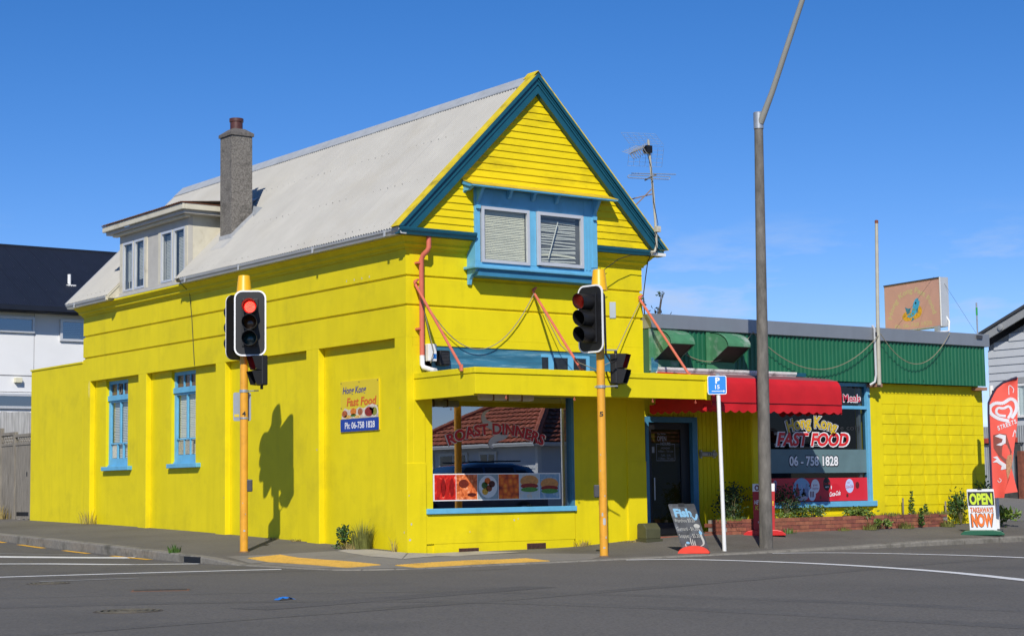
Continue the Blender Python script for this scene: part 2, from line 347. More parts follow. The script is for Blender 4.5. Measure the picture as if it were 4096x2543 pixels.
for k_, pts in enumerate(([(-13, -3.6), (-8, -4.6), (-4.5, -7.2), (-3, -11), (-2.4, -16)], [(-13, -5.2), (-8.6, -6.2), (-5.6, -8.4), (-4.4, -11.6), (-4, -16)], [(-16, -10.5), (-4, -8.9), (6, -6.8), (16, -6)])): ribbon('tyre_track', smooth_pts(pts), .34, TYR, road, dz=.0008+.0006*k_, jit=.15)
# darker asphalt patch and worn ramp concrete on the corner
def patch(name, poly, mat, parent, zf, dz):
    c = V3((sum(p[0] for p in poly)/len(poly), sum(p[1] for p in poly)/len(poly), 0)); m = MB(); n = len(poly); K = 5; vs_ = [(c.x, c.y, zf(c.x, c.y)+dz)]; fs = []
    ring = []
    for i in range(n):
        for k in range(6): a = V3((*poly[i], 0)).lerp(V3((*poly[(i+1) % n], 0)), k/6); ring.append(a)
    L = len(ring)
    for r_ in range(1, K+1):
        for a in ring: q = c.lerp(a, r_/K); vs_.append((q.x, q.y, zf(q.x, q.y)+dz))
    for t in range(L): fs.append((0, 1+t, 1+(t+1) % L))
    for r_ in range(1, K):
        for t in range(L): u = (t+1) % L; fs.append((1+(r_-1)*L+t, 1+r_*L+t, 1+r_*L+u, 1+(r_-1)*L+u))
    m.add(vs_, fs); return P(name, m, mat, parent)
patch('ramp_concrete', [(-.55, 1.35), (-2.2, 1.95), (-2.33, .4), (-2.33, -1.2), (-2.0, -1.95), (-1.3, -2.28), (1.9, -2.28), (2.9, -1.5), (1.3, -.55), (0, -.1), (-.1, .3)], RAMP, footpath, foot, .003)
patch('concrete_apron', [(-.12, 1.45), (-.52, 1.30), (-.72, -.05), (-.70, -.9), (-.05, -.05)], APR, footpath, foot, .007)
patch('concrete_apron', [(-.03, -.08), (-.70, -.93), (.6, -.72), (1.9, -.56), (1.3, -.03)], APR, footpath, foot, .008)
# tactile pavers, each with its studs
def paver_mesh():
    m = MB(); m.box(-.147, -.147, -.02, .147, .147, .006)
    for i in range(5):
        for j in range(5):
            cx, cy = -.12+i*.06, -.12+j*.06
            m.lathe([(.017, .004), (.015, .010), (.009, .011)], (cx, cy, 0), 6)
    return m.mesh('tactile_paver', TACT)
PAV = paver_mesh()
def pave(o, u, v, nu, nv, skip=()):
    u = V3((*u, 0)).normalized(); v = V3((*v, 0)).normalized(); an = math.atan2(u.y, u.x)
    for i in range(nu):
        for j in range(nv):
            if (i, j) in skip: continue
            q = V3((*o, 0))+u*(i+.5)*.3+v*(j+.5)*.3; e = .05
            sx_ = (foot(q.x+e, q.y)-foot(q.x-e, q.y))/(2*e); sy_ = (foot(q.x, q.y+e)-foot(q.x, q.y-e))/(2*e)
            nrm = V3((-sx_, -sy_, 1)).normalized(); x_ = V3((u.x, u.y, 0)); x_ = (x_-nrm*x_.dot(nrm)).normalized(); y_ = nrm.cross(x_)
            ob = piece('tactile_paver', PAV, footpath, (q.x, q.y, foot(q.x, q.y)+.006), Matrix((x_, y_, nrm)).transposed().to_euler())
pave((-2.05, -1.5), (0, 1), (1, 0.02), 10, 2)
pave((-1.35, -2.32), (1, 0), (0, 1), 8, 2)
# covers in the road
def cover(x, y, r_, label):
    z = roadz(x, y); m = MB().lathe([(r_, -.02), (r_, .004), (r_*.93, .006), (r_*.92, .002)], (x, y, z), 40)
    t = thing('manhole_cover', m, M('rusty_cast_iron', (.085, .07, .05), .7, .3, 20, .3, 80), label, 'manhole cover', 'round manhole covers in the road')
    for k in range(1, 5):
        q = r_*(.9-.19*(k-1)); P('cast_ring', MB().lathe([(q, .002), (q, .009), (q-.035*r_/.34, .009), (q-.035*r_/.34, .002)], (x, y, z), 40), M('cast_iron_worn', (.12, .105, .075), .6, .2, 20), t)
    return t
cover(-8.22, -7.69, .33, 'larger ringed manhole cover near the bottom of the picture')
cover(-6.68, -1.85, .28, 'manhole cover beyond, close to the white crossing line')
x, y = -6.4, -4.55; z = roadz(x, y)
m = MB().box(-.33, -.17, -.02, .33, .17, .005); t = T('toby_cover', 'rectangular rusty service cover set in the road', 'service cover', (x, y, z), R(-28)); P('frame', m, M('rusty_frame', (.16, .075, .04), .8, .3, 15), t, world=False)
P('lid', MB().box(-.3, -.14, .0, -.005, .14, .009).box(.005, -.14, 0, .3, .14, .009), M('dark_iron', (.05, .042, .036), .7, .3, 20), t, world=False)
x, y = -6.3, -7.3; z = roadz(x, y)
m = MB().grid(lambda u, v: (x-.1+.2*u+.02*math.sin(9*v), y-.06+.12*v, z+.004+.03*abs(math.sin(7*u+4*v))*(1-(2*u-1)**2)), 8, 5)
thing('blue_litter', m, M('blue_plastic', (.02, .16, .50), .3), 'crumpled blue scrap of plastic lying on the road', 'litter')
ribbon('road_crack', [(-1.9, -3.3), (-1.2, -3.55), (-.6, -3.5)], .03, M('bitumen_seal', (.03, .03, .03), .8), road, jit=.5)
# yard behind the flag, gravel
mb = MB().grid(lambda u, v: (14.25+u*50, v*34, foot(14.25+u*50, min(v*34, 9))+.02*math.sin(u*90)*math.sin(v*50)), 40, 30)
struct('yard', mb, M('yard_gravel', (.17, .16, .145), .95, .4, 60, .8, 90, dirt='6d6658', damt=.4, ds=2), 'gravelled yard beside the shop')
# ================================================================== corner shop
SHOP = T('corner_shop', 'two-storey yellow corner shop with steep grey roof and teal-edged gable', 'building', (0, 0, 0))
# upper walls: profile rings (d outward, z)
prof = [(0, 3.44), (0, 3.925), (-.03, 3.935), (-.03, 3.965), (0, 3.975), (0, 4.40), (-.03, 4.41), (-.03, 4.44), (0, 4.45), (0, 4.855), (.03, 4.86), (.03, 4.885), (.055, 4.91), (.085, 4.925), (.085, 4.965), (.11, 4.985), (.15, 5.03), (.17, 5.04), (.17, 5.075), (0, 5.08)]
m = MB(); vs_ = []
for d, z in prof: vs_ += [(-d, 12.95+d, z), (-d, -d, z), (5+d, -d, z), (5+d, 12.95+d, z)]
m.add(vs_, [(4*i+k, 4*i+(k+1) % 4, 4*i+4+(k+1) % 4, 4*i+4+k) for i in range(len(prof)-1) for k in range(4)])
m.add([(0.01, .01, 3.44), (4.99, .01, 3.44), (4.99, 12.9, 3.44), (.01, 12.9, 3.44)], [(0, 1, 2, 3)])
P('upper_wall', m, YEL, SHOP)
# side wall: recessed bays between piers, two window openings
m = MB(); B = -.5
for a, b in ((0.02, 7.72), (8.80, 10.87), (11.99, 12.93)): m.box(.12, a, B, .5, b, 3.439)
for a, b in ((7.72, 8.80), (10.87, 11.99)): m.box(.12, a, B, .5, b, 1.56)
P('side_wall', m, YEL, SHOP)
for a, b in ((.0, .348), (2.78, 3.2), (6.25, 6.64), (9.72, 10.1), (12.56, 12.95)):
    P('pier', MB().box(0, a, B, .119, b, 3.4395), YEL, SHOP, bev=.006)
P('back_wall', MB().box(.12, 12.6, 2, 4.9, 12.94, 5.05), YEL, SHOP)
P('light_block_wall', MB().box(4.7, .35, B, 4.995, 12.9, 3.44), YEL, SHOP)  # unseen party wall, put in to block light from the annex side
# front wall round the display window
m = MB(); m.box(.5, 0, B, 3.37, .35, .595).box(3.40, 0, B, 3.6, .35, 2.85)
m.box(3.6, .012, B, 4.58, .35, 2.85); m.box(.12, .0, 3.31, 5.0, .35, 3.4385).box(.35, .05, 2.56, 3.40, .35, 2.86)
P('front_wall', m, YEL, SHOP)
P('front_pier', MB().box(.12, -.001, B, .35, .34, 3.309), YEL, SHOP, bev=.006)
P('pier_base', MB().box(-.012, -.015, B, .35, .08, 1.415), YEL, SHOP, bev=.005)
P('end_pier', MB().box(4.58, -.004, B, 4.998, .6, 3.309), YEL, SHOP, bev=.004)
P('end_pier_base', MB().box(4.575, -.014, B, 5.004, .5, 1.436), YEL, SHOP, bev=.004)
P('stall_riser', MB().box(.352, -.006, .125, 3.385, .0, .59), YEL, SHOP)
for x in (.98, 2.36):
    v = P('air_vent', MB().box(x, -.012, -.05 if x < 2 else -.01, x+.39, .0, .04 if x < 2 else .08), M('vent_rust', (.12, .045, .03), .8, .3, 20), SHOP)
    mm = MB()
    for k in range(14): mm.box(x+.01+k*.027, -.02, -.045 if x < 2 else -.005, x+.021+k*.027, -.011, .03 if x < 2 else .07)
    P('vent_bars', mm, M('vent_dark', (.02, .012, .01), .8), v)
# painted band above the canopy
P('mural_panel', MB().box(.351, .02, 2.86, 4.58, .1, 3.305), BLUE2, SHOP)
for a, b in ((2.75, 2.88), (3.0, 3.3), (3.43, 3.70)):
    P('fanlight', MB().box(a, .012, 2.9, b, .02, 3.2), M('painted_over_pane', (.02, .025, .03), .3, .3, 12), SHOP)
P('fanlight_frame', MB().box(2.73, .008, 3.2, 3.78, .02, 3.25).box(3.71, .008, 2.88, 3.78, .02, 3.2).box(2.885, .008, 2.88, 2.995, .02, 3.2).box(3.305, .008, 2.88, 3.425, .02, 3.2), BLUE, SHOP)
# display window
sw = P('display_window', MB().box(3.345, .0, .66, 3.40, .14, 2.56).box(.35, .02, 2.52, 3.345, .14, 2.56).box(.35, .04, .66, .365, .14, 2.52), M('dull_blue_paint', (.05, .17, .26), .5, .1, 6), SHOP)
P('window_sill', MB().box(.35, -.05, .60, 3.40, .14, .685), BLUE, sw, bev=.006)
P('pane', MB().add([(.36, .075, .685), (3.345, .075, .685), (3.345, .075, 2.52), (.36, .075, 2.52)], [(0, 1, 2, 3)]), GLASS, sw)
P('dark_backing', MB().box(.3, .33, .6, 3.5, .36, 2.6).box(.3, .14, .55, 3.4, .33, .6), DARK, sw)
FW = frame((0, .07, 0), (1, 0, 0), (0, 0, 1))
P('lettering_outline', txt('ROAST DINNERS', FW, 1.82, 1.985, .19, 2.08, .05, 0, 2.6, .001), flat('pale_outline', (.62, .52, .48)), sw)
P('lettering', txt('ROAST DINNERS', FW, 1.82, 1.985, .18, 2.04, .035, 0, 2.6, .003), flat('dark_red', (.42, .008, .012)), sw)
def scurve(pts, wd):
    pts = smooth_pts(pts, 6); L = len(pts); a = []; b = []
    for i, p in enumerate(pts):
        q = pts[min(i+1, L-1)]; o = pts[max(i-1, 0)]; t = V3((q[0]-o[0], q[1]-o[1], 0)).normalized(); k = wd*math.sin(math.pi*(i+.3)/(L+.2))
        a.append((p[0]-t.y*k, p[1]+t.x*k)); b.append((p[0]+t.y*k, p[1]-t.x*k))
    return a+b[::-1]
def strip(mb, F, pts, wd, n=0):
    poly = scurve(pts, wd); L = len(poly)//2
    for i in range(L-1): sheet(mb, F, [poly[i], poly[2*L-1-i], poly[2*L-2-i], poly[i+1]], n)
    return mb
m = strip(MB(), FW, [(1.70, 2.30), (1.56, 2.22), (1.60, 2.08), (1.86, 1.98), (2.0, 1.90), (1.76, 1.80), (1.68, 1.72), (1.74, 1.65)], .07)
P('steam_swirl', m, flat('steam_grey', (.42, .40, .40)), sw)
# strip of food photographs
pn = P('food_poster', MB().box(.525, .055, .805, 3.132, .068, 1.245), PW, sw)
def food(i, cols, vor, x0, x1):
    mt = bpy.data.materials.new('food_print_%d' % i); mt.use_nodes = True; n = mt.node_tree; b = n.nodes['Principled BSDF']; b.inputs['Roughness'].default_value = .35
    ge = n.nodes.new('ShaderNodeNewGeometry'); tx = n.nodes.new('ShaderNodeTexVoronoi' if vor else 'ShaderNodeTexNoise'); tx.inputs['Scale'].default_value = vor or 11
    if not vor: tx.inputs['Detail'].default_value = 6; tx.inputs['Distortion'].default_value = 1.2
    cr = n.nodes.new('ShaderNodeValToRGB'); el = cr.color_ramp.elements
    while len(el) < len(cols): el.new(.5)
    for k, c in enumerate(cols): el[k].position = .2+.6*k/(len(cols)-1) if not vor else k/(len(cols)-1); el[k].color = (*lin(c), 1)
    n.links.new(ge.outputs['Position'], tx.inputs[0]); n.links.new(tx.outputs['Distance' if vor else 0] if vor else tx.outputs[0], cr.inputs[0]); n.links.new(cr.outputs[0], b.inputs['Base Color'])
    return mt
FP = frame((0, .0545, 0), (1, 0, 0), (0, 0, 1)); xsx = [.55+.4265*k for k in range(7)]
fc = [(['5a0804', 'b01408', 'e02a18', 'f8c0a0'], 0), (['5a1c08', 'b8501c', 'e88048', 'f8d8b0'], 0), (['7a8a90', '9aa8ae'], 0), (['f09a18', 'd85a08', '6a1402'], 11), (['9fb0b8', 'b8c4c8', 'd8b070'], 0), (['5f88a8', '7fa0b8', 'c8d0c8'], 0)]
for k in range(6):
    ph = P('photo', sheet(MB(), FP, [(xsx[k]+.004, .822), (xsx[k+1]-.004, .822), (xsx[k+1]-.004, 1.228), (xsx[k]+.004, 1.228)], .001), food(k, *fc[k], 0, 1), pn)
    cx = (xsx[k]+xsx[k+1])/2
    if k == 0:
        for q in range(4): P('roast_slice', disc(MB(), FP, xsx[0]+.09+q*.085, 1.02, .048, .15, .002), M('glaze%d' % (q % 2), ('b01c10', '8a1008')[q % 2], .3, .25, 20), ph)
    if k == 1: P('roast_joint', disc(MB(), FP, cx-.06, 1.08, .10, .07, .002), M('roast_brown', '6a2410', .4, .4, 30), ph); P('gravy', disc(MB(), FP, cx+.1, .90, .09, .03, .002), M('gravy_b', '50180a', .3, .3, 30), ph)
    if k == 2:
        P('plate', disc(MB(), FP, cx, 1.03, .19, .185, .002), flat('plate_white', (.62, .64, .65)), ph)
        for dx, dz, c in ((-.07, .02, '3a5a14'), (.02, -.03, '7a3a14'), (.08, .04, '4a1c10'), (-.01, .09, 'c86014'), (-.06, -.08, 'd0a030')): P('serving', disc(MB(), FP, cx+dx, 1.03+dz, .062, .055, .003), M('serv'+c, c, .5, .4, 40), ph)
    if k in (4, 5):
        P('bun', disc(MB(), FP, cx, 1.11 if k == 4 else 1.06, .19, .10, .002), M('bun_b', 'c88a4a', .5, .2, 20), ph); P('filling', disc(MB(), FP, cx, 1.03 if k == 4 else .99, .185, .045, .003), M('tomato', '8a2014', .4, .5, 40), ph)
        P('lettuce', disc(MB(), FP, cx, .97 if k == 4 else .94, .18, .04, .0035), M('lettuce_g', '4f8a3a', .5, .4, 40), ph)
# canopy
cn = P('canopy', MB().box(.15, -1.68, 2.44, 5.0, -1.63, 2.76).box(.15, -1.63, 2.42, .2, -.0, 2.76).box(4.9, -1.66, 2.45, 4.995, -1.62, 2.75), YEL, SHOP, bev=.004)
P('canopy_capping', MB().box(.135, -1.70, 2.76, 5.02, -1.60, 2.85).box(.135, -1.60, 2.76, .22, -.0, 2.85), YEL, cn, bev=.008)
P('end_post', MB().box(4.905, -1.699, 2.43, 5.015, -1.681, 2.755), YEL, cn, bev=.004)
P('canopy_deck', MB().box(.2, -1.62, 2.66, 4.99, .0, 2.70), GALV, cn)
P('soffit', MB().box(.2, -1.63, 2.52, 4.98, .0, 2.55), YEL, cn)
lt = P('fluorescent_fitting', MB().box(.72, -1.04, 2.385, 1.78, -.92, 2.50), M('dusty_diffuser', (.42, .40, .36), .4, .1, 8), cn, bev=.03)
for k in range(3): P('clip', MB().box(.95+k*.28, -1.045, 2.38, .975+k*.28, -.915, 2.515), M('clip_brown', (.15, .07, .02), .6), lt)
for x in (.75, 2.1, 3.75, 4.7): P('eye_hook', MB().tube([(x, -1.66, 2.46), (x, -1.66, 2.40), (x+.02, -1.66, 2.385), (x, -1.66, 2.37), (x-.02, -1.66, 2.385), (x, -1.66, 2.40)], .005, 5), SALM, cn)
for xw, xe, ye in ((.16, .08, -1.42), (2.555, 2.45, -1.44), (4.92, 4.72, -1.50)):
    P('stay_rod', MB().tube([(xw, -.03, 4.29), (xe, ye, 2.86)], .022, 8).tube([(xw, .0, 4.33), (xw+.03, -.06, 4.36), (xw-.03, -.05, 4.30), (xw, -.04, 4.26)], .02, 6).tube([(xe, ye, 2.80), (xe, ye, 2.9)], .03, 6), SALM, cn, smooth=True)
# downpipe
m = MB().tube([(.313, -.21, 5.10), (.313, -.21, 4.88), (.303, -.19, 4.83), (.268, -.11, 4.76), (.258, -.072, 4.69), (.257, -.07, 3.12)], .041, 12)
dp = P('downpipe', m, SALM, SHOP, smooth=True)
P('elbow', MB().tube([(.257, -.07, 3.14), (.257, -.07, 2.99), (.262, -.11, 2.94), (.27, -.36, 2.88), (.275, -.42, 2.87)], .042, 12), WHT, dp, smooth=True)
for z in (4.62, 3.55): P('bracket', MB().box(.17, -.095, z, .245, .0, z+.03), SALM, dp)
# gutters
def gutter(mb, a, b, nrm, z0, hgt=.10, wd=.13):
    a, b, nrm = V3(a), V3(b), V3(nrm); pr = [(0, z0), (wd*.7, z0), (wd*.8, z0+.3*hgt), (wd*.95, z0+.55*hgt), (wd, z0+.8*hgt), (wd, z0+hgt), (wd-.012, z0+hgt), (wd-.02, z0+.6*hgt), (wd*.6, z0+.02), (0, z0+.02)]
    mb.prism([a+nrm*d+V3((0, 0, z)) for d, z in pr], b-a); return mb
P('side_gutter', gutter(MB(), (-.17, -.295, 0), (-.17, 7.55, 0), (-1, 0, 0), 5.05, .11, .15), GUT, SHOP)
P('side_gutter', gutter(MB(), (-.17, 11.05, 0), (-.17, 13.2, 0), (-1, 0, 0), 5.05, .11, .15), GUT, SHOP)
P('gutter_end', MB().box(-.33, 11.0, 5.05, -.165, 11.06, 5.17), CRM, SHOP, bev=.01)
for y in (0.1, 2.4, 5.1, 7.3, 12.7): P('gutter_joint', MB().box(-.325, y, 5.045, -.315, y+.05, 5.165), GUT, SHOP)
fg = P('front_gutter', gutter(MB(), (-.31, -.17, 0), (1.2, -.17, 0), (0, -1, 0), 5.05, .115, .15), TEAL, SHOP)
P('front_gutter', gutter(MB(), (3.8, -.17, 0), (5.3, -.17, 0), (0, -1, 0), 5.05, .10, .10), TEAL, SHOP)
# roof in corrugated sheets: U down-slope axis mapped in mesh
E0 = V3((-.33, 0, 5.135)); RG = V3((2.49, 0, 7.955)); SLP = (RG-E0); SL = SLP.length
def corr_sheet(name, wd, ln, pitch_, amp, mat, trap=False):
    m = MB(); vs_ = []; n = int(round(wd/pitch_)); xs_ = []
    if trap:
        for k in range(n): xs_ += [(k*pitch_, 0), (k*pitch_+.35*pitch_, 0), (k*pitch_+.5*pitch_, amp), (k*pitch_+.85*pitch_, amp)]
        xs_.append((n*pitch_, 0))
    else:
        for k in range(n*6+1): xs_.append((k*pitch_/6, amp/2*math.sin(k*math.pi/3)))
    for x, h in xs_: vs_ += [(x, 0, h), (x, ln, h)]
    m.add(vs_, [(2*i, 2*i+2, 2*i+3, 2*i+1) for i in range(len(xs_)-1)]); return m.mesh(name, mat, smooth=not trap)
RSL = [corr_sheet('roof_sheet', .762, SL, .0762, .03, m_) for m_ in RFS]; RS = RSL[0]
roof = P('roof', MB().add([(-.31, -.2, 5.12), (2.49, -.2, 7.92), (2.49, 13.1, 7.92), (-.31, 13.1, 5.12), (5.29, -.2, 5.12), (5.29, 13.1, 5.12), (-.31, 7.76, 5.12), (1.2, 7.76, 6.63), (1.2, 10.92, 6.63), (-.31, 10.92, 5.12)], [(0, 1, 2, 3, 9, 8, 7, 6), (1, 4, 5, 2)]), M('roof_underlay', (.2, .2, .2), .8), SHOP)
su = SLP.normalized(); ny = V3((0, -1, 0))
nrmL = V3((0, -1, 0)).cross(su)
ml = Matrix((V3((0, -1, 0)), su, V3((0, -1, 0)).cross(su))).transposed()
sr = V3((-su.x, 0, su.z)); mr_ = Matrix((V3((0, 1, 0)), sr, V3((0, 1, 0)).cross(sr))).transposed()
RSS = corr_sheet('roof_sheet', .762, SL*(2.49-1.1)/2.82, .0762, .03, ROOF)
def sheets(y0, y1, n, me, t):
    w_ = (y1-y0)/n
    for k in range(n):
        p = E0.lerp(RG, t); o_ = piece('roof_sheet', RSL[(k*2+k//3) % 3] if t == 0 else me, roof, (p.x, y0+(k+1)*w_, p.z+.016+.003*(k % 2)), ml.to_euler()); o_.scale = ((w_+.012)/.762, 1, 1)
sheets(-.18, 7.74, 10, RS, 0); sheets(7.74, 10.94, 4, RSS, 1.43/2.82); sheets(10.94, 13.17, 3, RS, 0)
for k in range(18): piece('roof_sheet', RS, roof, (5.31, -.18+k*.745, E0.z+.012+.003*(k % 2)), mr_.to_euler())
nl = MB()
for t in (.04, .34, .66, .95):
    y = -.1
    while y < 13.1:
        if not (7.6 < y < 11.1 and t < .55):
            p = E0.lerp(RG, t); nl.box(p.x-.008, y-.006, p.z+.022, p.x+.004, y+.006, p.z+.036)
        y += .2286
nl_ = P('roof_nails', nl, M('lead_head_nail', (.36, .345, .31), .6), roof); nl_['kind'] = 'stuff'
P('ridge_cap', MB().prism([(2.49, -.2, 8.0), (2.27, -.2, 7.79), (2.275, -.2, 7.775), (2.49, -.2, 7.985), (2.705, -.2, 7.775), (2.71, -.2, 7.79)], (0, 13.4, 0)), M('pale_ridge_iron', (.40, .42, .43), .5, .08, 5, dirt='8a8d8c', damt=.4, ds=3), roof)
P('back_verge', MB().prism([(-.33, 13.18, 5.16), (2.49, 13.18, 7.99), (2.49, 13.18, 7.84), (-.2, 13.18, 5.14)], (0, .06, 0)).prism([(5.31, 13.18, 5.16), (2.49, 13.18, 7.99), (2.49, 13.18, 7.84), (5.18, 13.18, 5.14)], (0, .06, 0)), GUT, roof)
# gable with single weatherboards
gab = P('gable', MB().prism([(0, -.10, 5.10), (4.98, -.10, 5.10), (2.49, -.10, 7.85)], (0, .06, 0)), M('gable_backing', (.35, .26, .01), .7), SHOP)
def wboard(x0a, x1a, x0b, x1b, z0, z1, mat, parent, yb=-.2):
    m = MB().add([(x0a, yb-.018, z0), (x1a, yb-.018, z0), (x1b, yb, z1), (x0b, yb, z1), (x0a, yb+.012, z0), (x1a, yb+.012, z0), (x1b, yb+.012, z1), (x0b, yb+.012, z1)], [(0, 1, 2, 3), (4, 5, 1, 0), (0, 3, 7, 4), (1, 5, 6, 2), (3, 2, 6, 7)])
    P('weatherboard', m, mat, parent)
z = 5.165; k = 0
xl = lambda z: .012+(z-5.21)*.988-.03
while z < 7.70:
    z1 = min(z+.1215, 7.74); a0, a1 = xl(z), xl(z1); b0, b1 = 4.99-a0+.005, 4.99-a1+.005
    if z1 < 5.95:
        wboard(a0, 1.205, a1, 1.205, z, z1+.004, YELB, gab); wboard(3.795, b0, 3.795, b1, z, z1+.004, YELB, gab)
    else: wboard(a0, b0, a1, b1, z, z1+.004, YELB, gab)
    z += .1205
# barge boards with mouldings and painted verge
def rake(mb, off0, off1, y0, y1, side):
    # band between two perpendicular offsets below the outer roof line
    ap = V3((2.505, 0, 7.985)); ft = V3((-.318, 0, 5.165)) if side < 0 else V3((5.33, 0, 5.165)); d = (ap-ft).normalized(); nn = V3((d.z, 0, -d.x)) if side < 0 else V3((-d.z, 0, d.x))
    pts = []
    for o_ in (off0, off1):
        a = ft+nn*o_; t = (ap.x-a.x)/d.x; top = a+d*t; t2 = (5.165-a.z)/d.z; bot = a+d*t2; pts.append((bot, top))
    poly = [pts[0][0], pts[0][1], pts[1][1], pts[1][0]]
    mb.prism([(p.x, y0, p.z) for p in poly], (0, y1-y0, 0)); return mb
for s_ in (-1, 1):
    bg_ = P('barge_board', rake(MB(), .0, .235, -.29, -.20, s_), TEAL, gab)
    P('moulding', rake(rake(rake(MB(), -.012, .045, -.33, -.291, s_), .055, .075, -.305, -.291, s_), .10, .125, -.31, -.291, s_), TEAL, bg_)
    P('inner_bead', rake(MB(), .19, .236, -.31, -.2911, s_), TEAL, bg_)
    P('verge_capping', rake(MB(), -.035, -.013, -.325, -.12, s_), YELV, bg_)
P('apex_cap', MB().prism([(2.40, -.325, 7.93), (2.505, -.325, 8.045), (2.61, -.325, 7.93), (2.505, -.325, 7.99)], (0, .3, 0)), YELV, gab)
P('eave_return', MB().box(5.0, -.32, 5.05, 5.3, -.1, 5.1), WHT, SHOP)
# ------------------------------------------------------------------ bay window
bay = P('bay_window', MB().box(1.205, -.245, 4.63, 1.31, .0, 5.93).box(3.50, -.245, 4.63, 3.795, .0, 5.93).box(1.31, -.24, 5.63, 3.5, .0, 5.93).box(2.315, -.245, 4.7, 2.47, .0, 5.63).box(1.31, -.24, 4.6, 3.5, 0, 4.70), BLUE, SHOP, bev=.004)
for x in (3.53, 3.60, 3.68): P('pilaster_bead', MB().box(x, -.256, 4.70, x+.03, -.245, 5.62), BLUE, bay)
P('sill', MB().box(1.13, -.34, 4.585, 3.86, -.0, 4.63), BLUE, bay, bev=.01)
P('apron', MB().box(1.24, -.28, 4.47, 3.78, .0, 4.584), M('bay_apron_paint', (.04, .20, .34), .5, .08, 5), bay)
for x in (1.2, 3.72): P('bracket', MB().prism([(x, -.01, 4.58), (x, -.27, 4.58), (x, -.25, 4.54), (x, -.13, 4.49), (x, -.07, 4.42), (x, -.05, 4.34), (x, -.01, 4.34)], (.06, 0, 0)), BLUE, bay)
hood = P('hood', MB().prism([(.97, -.19, 6.045), (.97, -.52, 5.925), (.97, -.52, 5.905), (.97, -.44, 5.90), (.97, -.19, 5.98)], (3.08, 0, 0)), M('hood_edge_blue', (.10, .36, .56), .5, .1, 5), bay)
P('hood_top', MB().add([(.96, -.185, 6.056), (4.06, -.185, 6.056), (4.06, -.525, 5.934), (.96, -.525, 5.934), (.96, -.185, 6.05), (4.06, -.185, 6.05), (4.06, -.525, 5.928), (.96, -.525, 5.928)], [(3, 2, 1, 0), (4, 5, 6, 7), (0, 1, 5, 4), (2, 3, 7, 6), (1, 2, 6, 5), (3, 0, 4, 7)]), M('hood_top_paint', (.62, .44, .02), .7, .12, 5, dirt='8a3a18', damt=.75, ds=2.2, map_=(1, 1, 4)), hood)
P('hood_cheek', MB().prism([(1.0, -.2, 5.97), (1.0, -.46, 5.90), (1.0, -.33, 5.85), (1.0, -.25, 5.86), (1.0, -.2, 5.82)], (.05, 0, 0)), BLUE, hood)
for x, big in ((1.23, 1), (1.86, 0), (2.36, 0), (2.86, 0), (3.70, 1)):
    s_ = 1.7 if big else 1
    P('hood_bracket', MB().prism([(x, -.245, 5.93), (x, -.245-.16*min(s_, 1.35), 5.93), (x, -.245-.13*s_*.8, 5.90), (x, -.245-.06*s_, 5.86-.04*s_), (x, -.245-.035*s_, 5.80-.10*(s_-1)), (x, -.245, 5.79-.2*(s_-1))], (.055, 0, 0)), BLUE, hood)
    if big: P('bracket_block', MB().box(x-.005, -.29, 5.58, x+.065, -.245, 5.64), BLUE, hood)
def casement(name, parent, O, U, w_, h_, fr_, mat, depth=.05, gl=GLASS2, bars=()):
    F = frame(O, U, (0, 0, 1)); U = V3(U); m = MB()
    def bx(u0, v0, u1, v1, n0=0, n1=depth):
        a = [F(u, v, n) for n in (n0, n1) for u, v in ((u0, v0), (u1, v0), (u1, v1), (u0, v1))]
        m.add(a, [(0, 3, 2, 1), (4, 5, 6, 7), (0, 1, 5, 4), (1, 2, 6, 5), (2, 3, 7, 6), (3, 0, 4, 7)])
    bx(0, 0, w_, fr_); bx(0, h_-fr_, w_, h_); bx(0, fr_, fr_, h_-fr_); bx(w_-fr_, fr_, w_, h_-fr_)
    for u0, v0, u1, v1 in bars: bx(u0, v0, u1, v1, .006, depth-.006)
    o = P(name, m, mat, parent)
    P('pane', sheet(MB(), F, [(fr_, fr_), (w_-fr_, fr_), (w_-fr_, h_-fr_), (fr_, h_-fr_)], depth*.4), gl, o)
    return o, F
def blind(parent, F, u0, v0, u1, v1, n, step, mat, tilt=0., messy=0, gap=.78):
    m = MB(); v = v0
    while v < v1:
        a = random.uniform(-messy, messy)*step*3 if messy else 0; b = random.uniform(-messy, messy)*step*3 if messy else 0
        if not (messy and random.random() < .14):
            sheet(m, F, [(u0, v+a), (u1, v+b), (u1, v+b+step*gap), (u0, v+a+step*gap)], n+random.uniform(-.002, .002))
            m.v[-1] = tuple(V3(m.v[-1])-V3(F(0, 0, .012))+V3(F(0, 0, 0))); m.v[-2] = tuple(V3(m.v[-2])-V3(F(0, 0, .012))+V3(F(0, 0, 0)))
        v += step
    o = P('blind', m, mat, parent); o['kind'] = 'stuff'; return o
P('bay_interior', MB().box(1.31, -.178, 4.7, 3.5, -.172, 5.63), M('dim_bay_room', (.13, .125, .115), .8, .3, 4), bay)
w1, F1 = casement('casement', bay, (1.33, -.222, 4.70), (1, 0, 0), .985, .93, .05, ALU); blind(w1, F1, .05, .05, .935, .88, -.03, .028, BLIND, gap=.97)
w2, F2 = casement('casement', bay, (2.475, -.24, 4.72), (1, 0, 0), .985, .91, .055, ALU); blind(w2, F2, .05, .05, .88, .86, -.05, .028, BLINDG, messy=.35)
P('blind_wand', MB().tube([(2.72, -.25, 4.86), (2.80, -.25, 5.1), (2.93, -.25, 5.48)], .01, 5), BLINDG, w2)
P('sagging_slat', MB().add([tuple(F2(u, .16+.03*math.sin(u*3.4)+dv, -.045)) for dv in (0, .035) for u in (.06, .25, .45, .65, .86)], [(i, i+1, i+6, i+5) for i in range(4)]), BLIND, w2)
